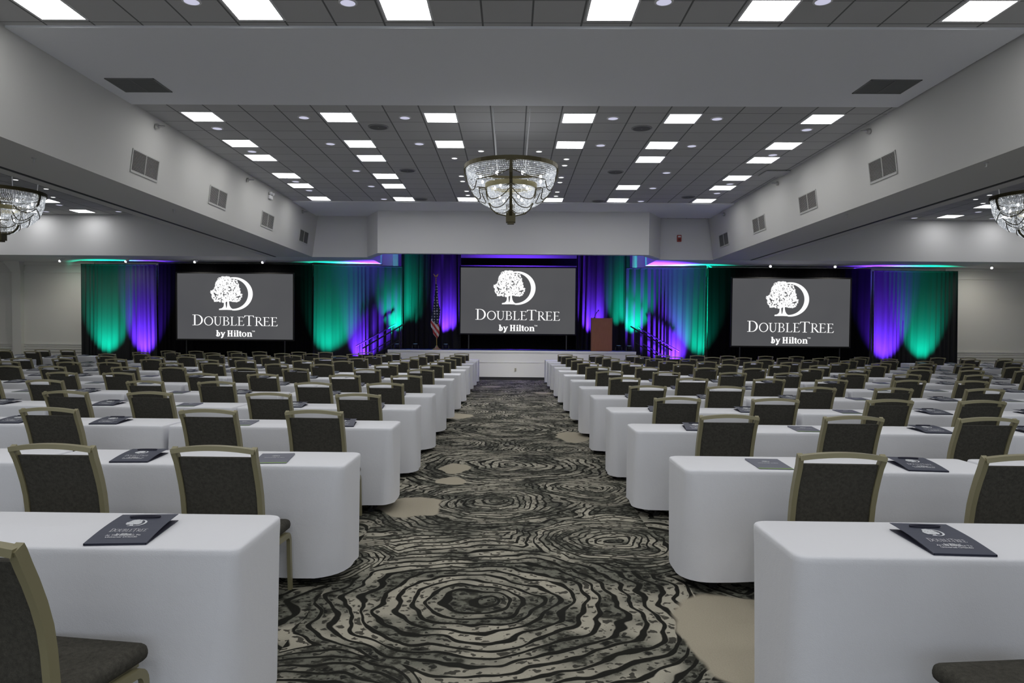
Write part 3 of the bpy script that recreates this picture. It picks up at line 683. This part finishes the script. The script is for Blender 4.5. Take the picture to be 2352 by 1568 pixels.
def scr_from_px(x0, x1, y0, y1, Y):
    a = yp(x0, y1, Y); b = yp(x1, y0, Y); return a[0], b[0], a[1], b[1], Y
screen('grey projection screen on the left wing with white tree emblem', *scr_from_px(408, 673, 629.5, 777.5, 25.8))
screen('centre-stage grey projection screen with white tree emblem', *scr_from_px(1057.5, 1322, 616, 765, 26.6))
screen('grey projection screen on the right wing with white tree emblem', *scr_from_px(1680, 1953, 641, 793.5, 25.8))

# ------------------------------------------------------------------ drapes
def drape_mesh(pts, z0, z1, amp=.05, wl=.22, seed=1, gather=.35):
    """pleated sheet along a plan polyline"""
    rnd = random.Random(seed); P_ = [Vector((a, b, 0)) for a, b in pts]
    L = [0]
    for i in range(len(P_) - 1): L.append(L[-1] + (P_[i + 1] - P_[i]).length)
    tot = L[-1]; N = int(tot / .03); nz = 9
    ph = []; a = 0
    for i in range(N + 1):
        a += 2 * PI * .03 / (wl * (1 + .5 * math.sin(i * .11 + seed) * .8)); ph.append(a)
    am = [amp * (.45 + .55 * abs(math.sin(i * .037 + seed * 1.7))) for i in range(N + 1)]
    dr = [rnd.uniform(-1, 1) for _ in range(40)]
    vs = []
    for j in range(nz + 1):
        v_ = j / nz
        for i in range(N + 1):
            s_ = min(tot, i * tot / N); k = 0
            while k < len(L) - 2 and L[k + 1] < s_: k += 1
            d = (P_[k + 1] - P_[k]); u = (s_ - L[k]) / d.length; q = P_[k] + d * u; nrm = Vector((d.y, -d.x, 0)).normalized()
            spread = 1 - .55 * v_          # deeper folds towards the hem
            off = am[i] * spread * math.sin(ph[i] + .5 * (1 - v_) * dr[int(s_ * 2) % 40]) + am[i] * .35 * spread * math.sin(ph[i] * 2.3 + seed)
            lat = .05 * (1 - v_) * math.sin(s_ * 2.1 + seed)
            vs.append((q.x + nrm.x * off + d.normalized().x * lat, q.y + nrm.y * off, z0 + (z1 - z0) * v_))
    fs = [(j * (N + 1) + i, j * (N + 1) + i + 1, (j + 1) * (N + 1) + i + 1, (j + 1) * (N + 1) + i) for j in range(nz) for i in range(N)]
    m = MB(); m.add(vs, fs); return m
def drape(label, pts, z0, z1, m=None, seed=1, amp=.05, wl=.22, bar=True, group='pipe-hung curtains', base=True):
    t = thing('stage_curtain', label, 'curtain', (pts[0][0], pts[0][1], z0), 0, group)
    q = [(a - pts[0][0], b - pts[0][1]) for a, b in pts]
    drape_mesh(q, 0.015, z1 - z0, amp, wl, seed).build('pleated_panel', m or DRAPE, t, 60)
    if bar:
        MB().tube([(a, b, z1 - z0 - .03) for a, b in q], .02, 6).build('crossbar', m or DRAPE, t, True)
        for a, b in (q[0], q[-1]): MB().tube([(a, b + .09, 0), (a, b + .09, z1 - z0 - .02)], .022, 6).build('upright_pole', BLACKM, t, True)
    return t
drape('teal and violet lit curtain at the far left, beside the wall', [(-15.4, 26.02), (-12.7, 26.02)], 0, 3.97, seed=3)
drape('black curtain surround behind the left projection screen', [(-12.64, 26.1), (-7.12, 26.1)], 0, 4.02, DRAPEB, seed=4, amp=.03)
drape('teal and violet lit curtain between the left screen and stage', [(-7.03, 26.0), (-6.2, 26.4), (-3.98, 26.52)], 0, 4.02, seed=5, amp=.03)
drape('violet and teal lit curtain between the stage and right screen', [(4.12, 26.52), (6.1, 26.42), (6.86, 26.05)], 0, 4.02, seed=6, amp=.04, wl=.2)
drape('black curtain surround behind the right projection screen', [(6.95, 26.15), (12.68, 26.15)], 0, 4.01, DRAPEB, seed=7, amp=.03)
drape('violet and teal lit curtain at the far right, beside the wall', [(12.75, 26.05), (15.66, 26.05)], 0, 3.94, seed=8, amp=.04)
G_ = 'tall curtains flanking the centre screen'
drape('tall teal and violet lit stage curtain left of the centre screen', [(-4.05, 26.93), (-1.9, 26.93)], SZ, 4.9, seed=9, amp=.10, wl=.34, group=G_)
drape('tall violet and teal lit stage curtain right of the centre screen', [(2.40, 26.93), (4.3, 26.93)], SZ, 4.9, seed=10, amp=.10, wl=.30, group=G_)
drape('black curtain hanging behind the centre screen', [(-2.1, 27.25), (2.5, 27.25)], SZ, 4.05, DRAPEB, seed=11, amp=.02, group=G_)
t = tag(MB().box(-1.86, 26.80, 4.10, 2.36, 26.90, 4.36).build('curtain_valance', DRAPEB), 'black horizontal valance above the centre screen', 'valance')

# ------------------------------------------------------------------ coloured uplights (real fixtures)
TEAL = (.0, .85, .52); VIO = (.14, .028, 1.); CYB = (.0, .35, 1.)
par = thing('led_uplight', 'x', 'stage light', (0, 0, 0), 0, 'floor uplights washing the curtains')
MB().lathe([(.055, 0), (.085, .05), (.09, .15), (.085, .155)], 18, (0, 0, .03)).build('housing', BLACKM, par, True)
MB().add([(.078 * math.cos(2 * PI * i / 18), .078 * math.sin(2 * PI * i / 18), .188) for i in range(18)], [tuple(range(18))]).build('lens', glow('uplight_lens', (.3, .6, 1), 1.0, False), par)
MB().bar([(-.11, 0, 0), (-.11, 0, .13)], .02, .02).bar([(.11, 0, 0), (.11, 0, .13)], .02, .02).bar([(-.11, 0, .006), (.11, 0, .006)], .06, .012).build('yoke', BLACKM, par)
uu = [False]
def uplight(x, y, z, col, power, tx, ty, tz, cone, label, blend=1.):
    o = put(par, uu, (x, y, z + (.01 if z else 0)), label)
    ld = bpy.data.lights.new('uplight_beam', 'SPOT'); ld.energy = power; ld.color = col; ld.spot_size = math.radians(cone); ld.spot_blend = blend; ld.shadow_soft_size = .05
    lo = bpy.data.objects.new('uplight_beam', ld); C.objects.link(lo); lo.parent = o; lo.location = (0, 0, .24)
    d = Vector((tx - x, ty - y, tz - z - .24)); lo.rotation_euler = d.to_track_quat('-Z', 'Y').to_euler()
K = 5.5
U = [(-14.45, 25.2, 0, TEAL, 560, -14.42, 26.0, 1.7, 56, 'far left, teal beam'), (-13.1, 25.3, 0, VIO, 1700, -13.1, 26.0, 1.5, 50, 'far left, violet beam'),
     (-6.47, 25.2, 0, TEAL, 620, -6.45, 26.15, 1.8, 56, 'left of the stage steps, teal beam'), (-5.62, 25.98, 0, VIO, 1200, -5.15, 26.5, 1.8, 68, 'beside the left stage steps, violet beam'),
     (-4.02, 25.75, SZ, TEAL, 520, -4.15, 26.5, 2.3, 54, 'on the stage left corner, teal beam'),
     (-3.45, 26.3, SZ, TEAL, 70, -3.65, 26.9, 2.8, 40, 'at the foot of the tall left curtain, teal beam'),
     (-2.35, 26.3, SZ, VIO, 1000, -2.35, 26.9, 2.2, 52, 'at the foot of the tall left curtain, violet beam'),
     (2.95, 26.3, SZ, VIO, 1100, 2.95, 26.9, 2.2, 52, 'behind the lectern, violet beam'),
     (3.85, 26.3, SZ, TEAL, 260, 3.95, 26.9, 2.7, 40, 'right rear of the stage, teal beam'),
     (4.15, 25.8, SZ, TEAL, 520, 4.40, 26.5, 2.3, 54, 'by the right stage steps, teal beam'),
     (6.08, 25.9, 0, VIO, 1700, 5.35, 26.45, 1.9, 78, 'beside the right stage steps, violet beam'),
     (6.55, 25.2, 0, TEAL, 620, 6.6, 26.15, 1.9, 52, 'right of the stage steps, teal beam'),
     (.2, 28.2, SZ, VIO, 350, .2, 29.2, 2.8, 80, 'hidden behind the centre screen, violet beam'),
     (13.15, 25.25, 0, VIO, 1700, 13.15, 26.05, 1.7, 54, 'far right, violet beam'), (14.5, 25.25, 0, TEAL, 560, 14.45, 26.05, 1.8, 54, 'far right, teal beam')]
for x_, y_, z_, col, pw_, tx, ty, tz, cone, wh in U:
    uplight(x_, y_, z_, col, pw_ * K * (1.3 if col is TEAL else 1.35), tx, ty, tz, cone, 'small black floor uplight %s' % wh)

# ------------------------------------------------------------------ stage furniture
LX, LY = 3.16, 25.80
t = thing('lectern', 'reddish wooden lectern standing on the stage', 'lectern', (LX, LY, SZ + .008))
MB().prism([(-.345, -.17), (.345, -.17), (.30, .17), (-.30, .17)], .03, 1.12).build('body', WOOD, t)
MB().box(-.37, -.185, 0, .36, -.165, 1.14).build('front_panel', WOOD, t)
for s_ in (-1, 1): MB().box(s_ * .345 - .012, -.19, 0, s_ * .345 + .012, .17, 1.16).build('side_panel', mat('lectern_edge_wood', (.22, .085, .04), .45), t)
MB().add([(-.34, -.17, 1.15), (.34, -.17, 1.15), (.34, .2, 1.06), (-.34, .2, 1.06), (-.34, -.17, 1.12), (.34, -.17, 1.12), (.34, .2, 1.03), (-.34, .2, 1.03)], [(0, 1, 2, 3), (4, 7, 6, 5), (0, 4, 5, 1), (1, 5, 6, 2), (2, 6, 7, 3), (3, 7, 4, 0)]).build('reading_top', WOOD, t)
t = thing('gooseneck_microphone', 'thin black gooseneck microphone on the lectern', 'microphone', (LX - .26, LY - .1, SZ + .008 + 1.15))
MB().lathe([(.03, 0), (.03, .02), (.01, .03)], 12).build('base', BLACKM, t, True)
MB().tube([(0, 0, 0), (.02, 0, .08), (.06, -.01, .17), (.12, -.02, .25)], .012, 6).build('gooseneck', BLACKM, t, True)
MB().ball((.135, -.022, .265), .022, 10, 1.3).build('mic_capsule', BLACKM, t, True)
# flag
fx0, fz0 = yp(1003, 803, 25.75)
t = thing('flag_on_stand', 'furled striped flag with eagle finial standing on the stage', 'flag', (fx0, 25.75, SZ + .008))
MB().lathe([(.16, 0), (.15, .02), (.07, .06), (.035, .13), (.02, .15)], 20).build('base', GOLD, t, True)
MB().tube([(0, 0, .1), (-.04, 0, 2.42)], .015, 8).build('pole', GOLD, t, True)
fin = MB().lathe([(.012, 2.40), (.03, 2.43), (.012, 2.46), (.025, 2.50), (.012, 2.53)], 10, (-.04, 0, 0)).ball((-.045, 0, 2.56), .025)
for s_ in (-1, 1): fin.add([(-.045, 0, 2.53), (-.045 + s_ * .05, .005, 2.56), (-.045 + s_ * .095, 0, 2.66), (-.045 + s_ * .04, -.008, 2.63), (-.045, -.01, 2.58)], [(0, 1, 2, 3, 4)])
fin.build('eagle_finial', GOLD, t)
prof = [(2.30, -.055, .0), (2.1, -.065, .02), (1.85, -.09, .04), (1.6, -.12, .07), (1.4, -.15, .12), (1.15, -.19, .10), (.95, -.22, .08), (.80, -.20, .10), (.70, -.14, .10), (.55, -.12, .10), (.42, -.02, .06)]
vs = []; NS = 24
for z_, a, b in prof:
    for i in range(NS + 1):
        u = i / NS; vs.append((a + (b - a) * u + .006 * math.sin(z_ * 7 + i), -.03 + .035 * math.sin(u * PI * 5 + z_ * 1.5) * (1.2 - z_ / 2.4), z_ + (.05 * math.sin(u * 9) if z_ < .6 else 0)))
fs = [(j * (NS + 1) + i, j * (NS + 1) + i + 1, (j + 1) * (NS + 1) + i + 1, (j + 1) * (NS + 1) + i) for j in range(len(prof) - 1) for i in range(NS)]
MB().add(vs, fs).build('flag_cloth', FLAGM, t, True)
# steps and handrails each side of the stage
for sx in (-1, 1):
    sd = side_word(sx); x0 = -4.3 if sx < 0 else 4.33
    t = thing('stage_steps', 'short flight of steps at the %s end of the stage' % sd, 'steps', (x0, 25.60, 0), 0, 'stage steps')
    m = MB()
    for k in range(4):
        h = SZ - .2 * (k + 1); xa, xb = sx * (.28 * k), sx * (.28 * (k + 1) + .02)
        m.box(min(xa, xb), .02, h - .06, max(xa, xb), .5, h)
    m.build('treads', mat('step_grey', (.2, .2, .2), .7) if sx < 0 else bpy.data.materials['step_grey'], t)
    for yy in (.0, .50):
        MB().add([(0, yy, SZ - .1), (sx * .2, yy, SZ - .22), (sx * 1.12, yy, .1), (sx * 1.12, yy, 0), (0, yy, 0), (0, yy + .02, SZ - .1), (sx * .2, yy + .02, SZ - .22), (sx * 1.12, yy + .02, .1), (sx * 1.12, yy + .02, 0), (0, yy + .02, 0)],
                 [(0, 1, 2, 3, 4), (9, 8, 7, 6, 5), (0, 5, 6, 1), (1, 6, 7, 2), (2, 7, 8, 3)]).build('stringer', STAGEP, t)
    for q, (nm, yy, ex) in enumerate((('rear', 26.16, 0), ('front', 25.56, 0))):
        if sx < 0: (xa, za), (xb, zb) = ((-5.557, 1.11), (-4.14, 1.915)) if q == 0 else ((-5.2, 1.052), (-3.76, 1.908))
        else: (xa, za), (xb, zb) = ((5.98, 1.027), (4.52, 1.865)) if q == 0 else ((5.60, 1.073), (4.14, 1.90))
        r = thing('stair_handrail', '%s sloping black handrail of the %s stage steps' % (nm, sd), 'handrail', (xa, yy, 0), 0, 'black handrails of the stage steps')
        dx, dz = xb - xa, zb - za
        MB().tube([(0, 0, za), (dx, 0, zb)], .024, 8).build('top_rail', BLACKM, r, True)
        MB().tube([(dx * .09, 0, za + dz * .09 - .48), (dx * .9, 0, za + dz * .9 - .48)], .018, 8).build('mid_rail', BLACKM, r, True)
        for u in (.09, .9):
            zt = za + dz * u; foot = 0 if u < .5 else (SZ - .25 if abs(xa + dx * u) > 4.33 else SZ)
            MB().tube([(dx * u, 0, foot), (dx * u, 0, zt)], .02, 8).build('post', BLACKM, r, True)

# ------------------------------------------------------------------ banquet chairs
def make_chair():
    t = thing('banquet_chair', 'x', 'chair')
    W = .215
    def posty(z): return -.205 - .02 * max(0, (z - .45) / .2) - .10 * max(0, (z - .62) / .36) ** 1.6
    s = rbox(-.218, -.215, .372, .218, .245, .440, .028, 3)
    s.xf(lambda x, y, z: (x * (1.02 + .26 * (y + .2)), y, z + (.012 * (1 - (x / .23) ** 2) * (1 - ((y - .01) / .24) ** 2) if z > .41 else 0)))
    s.build('seat', FABRIC, t, 50)
    b = rbox(-.192, -.02, .50, .192, .02, .918, .014, 2)
    # subdivide by height for the recline
    vs = b.v; b2 = MB()
    bm = bmesh.new(); bmesh.ops.create_grid(bm, x_segments=2, y_segments=10, size=1); bm.free()
    zs = [.45 + .465 * i / 10 for i in range(11)]; ringv = []
    sec = [(-.206, -.014), (-.194, -.022), (.194, -.022), (.206, -.014), (.206, .014), (.194, .022), (-.194, .022), (-.206, .014)]
    for i, z in enumerate(zs):
        k = 1 if 0 < i < 10 else .82
        for a, q in sec: ringv.append((a * (1 if k == 1 else .985), posty(z) + .006 + q * k, z))
    fs = [(i * 8 + j, i * 8 + (j + 1) % 8, (i + 1) * 8 + (j + 1) % 8, (i + 1) * 8 + j) for i in range(10) for j in range(8)] + [tuple(range(8))[::-1], tuple(range(80, 88))]
    MB().add(ringv, fs).build('backrest', FABRIC, t, 35)
    f = MB()
    for s_ in (-1, 1):
        zs2 = [.37, .45, .5, .6, .68, .76, .84, .90, .945, .965]
        pth = [(s_ * (W - .0 + (.004 if z > .9 else 0)), posty(z), z) for z in zs2]
        f.sweep(pth, [(-.011, -.019), (.011, -.019), (.011, .019), (-.011, .019)] if s_ > 0 else [(-.011, -.019), (.011, -.019), (.011, .019), (-.011, .019)], up=(1, 0, 0) if 0 else (0, 0, 1)) if 0 else f.sweep(pth, [(-.021, -.014), (.021, -.014), (.021, .014), (-.021, .014)], up=(1, 0, 0))
    yt = posty(.965)
    cr = [(W * u * 1.045, yt + .0 - .018 * (1 - u * u), .955 + .022 * (1 - u * u)) for u in [i / 8 - 1 for i in range(17)]]
    f.sweep(cr, [(-.024, -.016), (.024, -.016), (.024, .010), (-.024, .010)])
    f.tube([(-W, posty(.45), .44), (W, posty(.45), .44)], .010, 6)
    f.build('back_frame', OLIVE, t, 35)
    for s_ in (-1, 1):
        l = MB().sweep([(s_ * W, -.205, .39), (s_ * W, -.215, .25), (s_ * W, -.245, .0)], [(-.017, -.011), (.017, -.011), (.017, .011), (-.017, .011)], up=(1, 0, 0)); l.build('leg', OLIVE, t)
        arc = [(s_ * W, -.19, .352), (s_ * (W + .024), .14, .352)] + [(s_ * (W + .025), .16 + .05 * math.sin(a), .302 + .05 * math.cos(a)) for a in [PI / 2 * i / 5 for i in range(6)]] + [(s_ * (W + .026), .213, .2), (s_ * (W + .03), .22, .0)]
        l = MB().sweep(arc, [(-.017, -.011), (.017, -.011), (.017, .011), (-.017, .011)], up=(1, 0, 0)); l.build('leg', OLIVE, t, 35)
    sf = MB().box(-.205, -.19, .352, .205, -.165, .375).box(-.205, .19, .352, .205, .215, .375)
    for s_ in (-1, 1): sf.box(s_ * .205 - .011, -.19, .355, s_ * .205 + .011, .215, .376)
    sf.build('seat_frame', OLIVE, t)
    gl = MB()
    return t

# ------------------------------------------------------------------ tables and cloths
def make_table(W, D=.50):
    t = thing('folding_table', 'x', 'table')
    MB().box(-W / 2, -D / 2, .725, W / 2, D / 2, .752).build('tabletop', mat('table_board', (.25, .2, .15), .6) if 'table_board' not in bpy.data.materials else bpy.data.materials['table_board'], t)
    for sx in (-1, 1):
        x = sx * (W / 2 - .17)
        for sy in (-1, 1):
            MB().tube([(x, sy * (D / 2 - .06), .725), (x, sy * (D / 2 - .06), .0)], .016, 8).build('leg', BLACKM, t, True)
        MB().bar([(x, -D / 2 + .04, .014), (x, D / 2 - .04, .014)], .05, .028).bar([(x, -D / 2 + .06, .35), (x, D / 2 - .06, .35)], .02, .02).build('leg_brace', BLACKM, t)
    return t
def cloth_mesh(W, D, seed, fl, fr, hem=.055):
    """fl, fr: hem corner radius on the -x and +x end"""
    rnd = random.Random(seed); nc = 7
    def outline(w_, d, rl, rr):
        pts = []
        for (sx, sy, a0, r) in ((1, -1, -90, rr), (1, 1, 0, rr), (-1, 1, 90, rl), (-1, -1, 180, rl)):
            for k in range(nc):
                a = math.radians(a0 + 90 * k / (nc - 1)); pts.append((sx * (w_ - r) + r * math.cos(a), sy * (d - r) + r * math.sin(a)))
        # subdivide long sides
        out = []
        for i in range(len(pts)):
            p_, q_ = pts[i], pts[(i + 1) % len(pts)]; out.append(p_)
            if i % nc == nc - 1:
                m_ = 14 if i in (nc * 2 - 1, nc * 4 - 1) else 5
                for k in range(1, m_): out.append((p_[0] + (q_[0] - p_[0]) * k / m_, p_[1] + (q_[1] - p_[1]) * k / m_))
        return out
    w_, d = W / 2, D / 2; zt = .762
    levels = [(zt, -.012, .0), (zt - .003, -.004, .0), (zt - .010, .0, .0), (zt - .03, .001, .02)] + [(zt - .03 - (zt - .03 - hem) * v, .001 + .010 * v, .08 + .92 * v) for v in (.1, .22, .36, .5, .64, .78, .9, 1)]
    rings = []; ph = [rnd.uniform(0, 6) for _ in range(6)]
    for z, g_, blend in levels:
        o_ = outline(w_ + g_, d + g_, .03 + (max(fl, .035) - .03) * blend + (.03 if fl > .1 else 0) * (1 - blend), .03 + (fr - .03) * blend + (.02 if fr > .1 else 0) * (1 - blend)); r_ = []
        N = len(o_)
        for i, (x, y) in enumerate(o_):
            s_ = i / N * 2 * PI
            amp = .012 * blend; k = amp * (math.sin(5 * s_ + ph[0]) + .6 * math.sin(9 * s_ + ph[1] + blend) + .3 * math.sin(17 * s_ + ph[2]))
            L_ = math.hypot(x / w_, y / d) or 1
            nx, ny = (math.copysign(1, x), 0) if abs(x) / w_ > abs(y) / d else (0, math.copysign(1, y))
            if nx: k *= .45
            zz = z + (0.010 * math.sin(3 * s_ + ph[3]) if blend >= 1 else 0)
            r_.append((x + nx * k, y + ny * k, zz))
        rings.append(r_)
    N = len(rings[0]); vs = [q for r_ in rings for q in r_]
    fs = [(j * N + i, j * N + (i + 1) % N, (j + 1) * N + (i + 1) % N, (j + 1) * N + i) for j in range(len(rings) - 1) for i in range(N)] + [tuple(range(N))]
    return MB().add(vs, fs)
# column plans: (centre, half length, seats)
LCOL = [(-2.045, 1.01, (-1.55, -2.45)), (-4.11, 1.03, (-3.68, -4.56)), (-6.20, 1.03, (-5.82, -6.65)), (-8.28, 1.03, (-7.9, -8.68)), (-10.35, 1.02, (-9.88, -10.8)), None, (-14.5, 1.03, (-13.98, -14.8)), (-16.6, 1.03, (-16.05, -16.9)), (-18.7, 1.0, (-18.2,))]
RCOL = [(2.11, 1.02, (1.68, 2.65)), (4.20, 1.04, (3.78, 4.70)), (6.29, 1.03, (5.82, 6.71)), (8.37, 1.03, (7.88, 8.88)), (10.4, .98, (9.95, 10.86)), None, (13.7, 1.03, (13.2, 14.12)), (15.8, 1.03, (15.3, 16.2)), (17.9, 1.0, (17.4,))]
LROW = [3.345, 5.13, 6.99, 8.60, 10.25, 11.95, 13.68, 15.42, 17.15, 18.85, 20.6, 22.35, 24.05]
RROW = [3.35, 5.13, 6.97, 8.55, 10.25, 11.95, 13.68, 15.42, 17.15, 18.85, 20.6, 22.35, 24.05]
TD = .555
WID = {'edge': 1.02}
tb = {}; cl = {}
def word_col(j): return ORD[j] + ' table ' if 1 else ''
chair0 = make_chair(); cu = [False]
def make_bag():
    t = thing('gift_bag', 'x', 'bag')
    W, L = .237, .37
    b = MB()
    def sheet(z0, z1, bend, x_in=0):
        vs = []; n_ = 8
        for j in range(n_ + 1):
            u = j / n_
            for s_ in (-1, 1): vs.append((s_ * (W / 2 - x_in), -L / 2 + L * u, z0 + (z1 - z0) * u + bend * math.sin(u * PI)))
        top = [(a, y_, z_ + .0016) for a, y_, z_ in vs]; k = len(vs)
        fs = []
        for j in range(n_): fs += [(2 * j, 2 * j + 1, 2 * j + 3, 2 * j + 2), (k + 2 * j, k + 2 * j + 2, k + 2 * j + 3, k + 2 * j + 1), (2 * j, 2 * j + 2, k + 2 * j + 2, k + 2 * j), (2 * j + 1, k + 2 * j + 1, k + 2 * j + 3, 2 * j + 3)]
        fs += [(0, k, k + 1, 1), (2 * n_, 2 * n_ + 1, k + 2 * n_ + 1, k + 2 * n_)]
        b.add(vs + top, fs)
    sheet(.001, .002, 0); sheet(.008, .030, .006); b.build('bag_body', NAVY, t)
    gs = MB().box(-W / 2 + .004, -L / 2 + .002, .001, W / 2 - .004, -L / 2 + .06, .009)
    for s_ in (-1, 1): gs.add([(s_ * W / 2, -L / 2, .002), (s_ * W / 2, -L / 2, .008), (s_ * (W / 2 - .03), L * .35, .014), (s_ * (W / 2 - .0), L / 2, .004), ], [(0, 1, 2, 3)])
    gs.build('gusset', CORD, t)
    zf = lambda y_: .0112 + .022 * (y_ + L / 2) / L + .006 * math.sin((y_ + L / 2) / L * PI)
    pts = [(.062 * math.cos(a), .125 + .012 * math.sin(a), zf(.13) + .004) for a in [2 * PI * i / 20 for i in range(20)]]
    MB().tube(pts, .0042, 5, closed=True).build('cord_handle', CORD, t, True)
    g = G2(); emblem(g, 260, 2.2, 9)
    def fn(x_, y_): yy = .02 + (600 - y_) * .00014 + .0; xx = (x_ - 1150) * .000098; return (xx, yy + .012, zf(yy + .012))
    m = g_to_mesh(g, fn)
    def fn2(x_, y_): yy = (1000 - y_) * .00019 - .045; return ((x_ - 1160) * .000088, yy, zf(yy))
    a = G2(); a.q = WM.q + BY.q
    for p_ in a.q: m.add([fn2(*q) for q in p_], [tuple(range(len(p_)))])
    cu_ = bpy.data.curves.new('words', 'FONT'); cu_.body = 'At The Entrance To\nUniversal Orlando'; cu_.size = .0175; cu_.align_x = 'CENTER'; cu_.offset = .0003
    to = bpy.data.objects.new('words', cu_); C.objects.link(to); bpy.context.view_layer.update()
    me = bpy.data.meshes.new_from_object(to.evaluated_get(bpy.context.evaluated_depsgraph_get())); bpy.data.objects.remove(to)
    vv = [v.co[:] for v in me.vertices]; m.add([(x_ * .95, y_ * 1.1 - .112, zf(y_ * 1.1 - .112)) for x_, y_, _ in vv], [tuple(p_.vertices) for p_ in me.polygons])
    m.build('print', INK, t); return t
def make_folder():
    t = thing('document_folder', 'x', 'folder')
    W, L = .215, .35
    MB().box(-W / 2, -L / 2, .001, W / 2, L / 2, .0035).add([(-W / 2, -L / 2, .0035), (W / 2, -L / 2, .0035), (W / 2, L / 2, .0035), (-W / 2, L / 2, .0035), (-W / 2, L / 2, .010), (W / 2, L / 2, .010)], [(0, 1, 5, 4), (0, 4, 3), (1, 2, 5), (3, 4, 5, 2)]).build('cover', FOLD, t)
    zf = lambda y_: .0045 + .0065 * (y_ + L / 2) / L
    MB().add([(-W / 2, -L / 2 + .006, zf(-L / 2 + .006)), (W / 2, -L / 2 + .006, zf(-L / 2 + .006)), (W / 2, -L / 2 + .026, zf(-L / 2 + .026)), (-W / 2, -L / 2 + .026, zf(-L / 2 + .026))], [(0, 1, 2, 3)]).build('green_stripe', GREEN, t)
    g = G2(); emblem(g, 60, 2.4, 9); m = g_to_mesh(g, lambda x_, y_: ((x_ - 1100) * .00006, .07 + (500 - y_) * .00006, zf(.07) + .0006))
    cu_ = bpy.data.curves.new('words', 'FONT'); cu_.body = 'DOUBLETREE  by Hilton'; cu_.size = .0125; cu_.align_x = 'CENTER'; cu_.offset = .0005
    to = bpy.data.objects.new('words', cu_); C.objects.link(to); bpy.context.view_layer.update()
    me = bpy.data.meshes.new_from_object(to.evaluated_get(bpy.context.evaluated_depsgraph_get())); bpy.data.objects.remove(to)
    m.add([(v.co.x, v.co.y * 1.5 + .01, zf(.01) + .0008) for v in me.vertices], [tuple(p_.vertices) for p_ in me.polygons])
    m.build('print', INK, t); return t
bag0 = make_bag(); bu = [False]; fol0 = make_folder(); fu = [False]
def in_frame(x, y, z, mx=90):
    if y < .4: return False
    px_, py_ = pj(x, y, z); return -mx < px_ < 2352 + mx and py_ < 1640
rj = random.Random(21)
for sx, cols, rows in ((-1, LCOL, LROW), (1, RCOL, RROW)):
    sd = side_word(sx)
    for k, yb in enumerate(rows):
        yc = yb - TD / 2; seat_no = 0
        for j, col in enumerate(cols):
            if col is None: seat_no = 10; continue
            cx, hw, seats = col
            where = ('%s of the centre aisle' % sd) if j < 5 else ('in the outer %s block' % sd)
            jj = ORD[j] if j < 5 else ORD[j - 6]
            edges = [pj(cx - hw, yb, .75)[0], pj(cx + hw, yb, .75)[0]]
            vis = max(edges) > -20 and min(edges) < 2372
            hw -= .012; wx = 2 * hw
            if vis:
                key = ('t', round(wx, 2))
                lab = 'folding table under white cloth, %s %s, %s row from the camera' % (jj, where, ORD[k])
                if key not in tb: tb[key] = make_table(wx - .06); tb[key].location = (cx, yc, 0); tb[key]['label'] = lab; tb[key]['group'] = 'cloth-covered classroom tables'
                else: dup(tb[key], (cx, yc, 0), 0, lab)
                aisle_end = j == 0
                var = (k * 7 + j * 3) % 3 if j else 3 + k % 4
                ck = (sx if aisle_end else 0, var, round(wx, 2))
                if ck not in cl:
                    r_a = [.16, .19, .13, .17][k % 4] if aisle_end else .035
                    fl, fr = (.035, r_a) if sx < 0 else (r_a, .035)
                    cl[ck] = cloth_mesh(wx, TD, hash(ck) % 999 + k, fl, fr, [.05, .062, .075, .055][k % 4]).mesh('tablecloth', CLOTH, 50)
                o = bpy.data.objects.new('tablecloth', cl[ck]); C.objects.link(o); o.location = (cx, yc, 0)
                tag(o, 'white tablecloth on the %s table %s, %s row from the camera' % (jj, where, ORD[k]), 'tablecloth', 'white tablecloths')
            for s_i, xs in enumerate(seats):
                n_ = (2 * j + s_i) if j < 5 else (2 * (j - 6) + s_i)
                # the chair
                ych = yc - TD / 2 - .245 - .045 + rj.uniform(-.015, .015); dxx = rj.uniform(-.015, .015); rz = rj.uniform(-.03, .03)
                if k == 0: show = in_frame(xs + (.25 if sx < 0 else -.25), ych, .5, 60) and s_i == 0 and j == 0
                else: show = in_frame(xs, ych - .3, .95, 50)
                if k == 0 and sx > 0: show = False
                if show:
                    if k == 0: dxx = -.07; rz = -.14
                    dxx += {(-1, 1, 0): -.05, (-1, 1, 1): -.065, (-1, 2, 1): .033, (1, 1, 0): .105, (1, 1, 1): .095, (1, 2, 0): .045, (1, 2, 1): .055, (1, 2, 2): -.06}.get((sx, k, n_), 0)
                    put(chair0, cu, (xs + dxx, ych, 0), 'grey banquet chair, %s %s, %s row from the camera' % (ORD[n_], where, ORD[k]), 'banquet chairs along the tables', rz)
                if in_frame(xs, yc, .76, 60):
                    fold = (n_ == k - 1) if j < 5 else False
                    if k == 4 and n_ == 5: fold = True
                    if k == 5 and n_ in (5, 3): fold = True
                    a = (.11 if sx < 0 else -.09) + rj.uniform(-.04, .04)
                    proto, fl_, nm, gp = (fol0, fu, 'blue-grey folder', 'folders on the tables') if fold else (bag0, bu, 'dark gift bag', 'gift bags on the tables')
                    bx = xs + (0.0 if k else (-.005 if sx < 0 else .10)) + (.06 if sx < 0 and k else 0)*0
                    put(proto, fl_, (bx + rj.uniform(-.02, .02), yc + (-.07 if not fold else -.06) + .01, .7625), '%s at the %s seat %s, %s row from camera' % (nm, ORD[n_], where.replace('centre ', ''), ORD[k]), gp, a)
# chair at the lower right corner, its seat just inside the picture
put(chair0, cu, (1.79, 2.42, 0), 'grey banquet chair cut by the lower right corner, front row of seats', 'banquet chairs along the tables', .12)
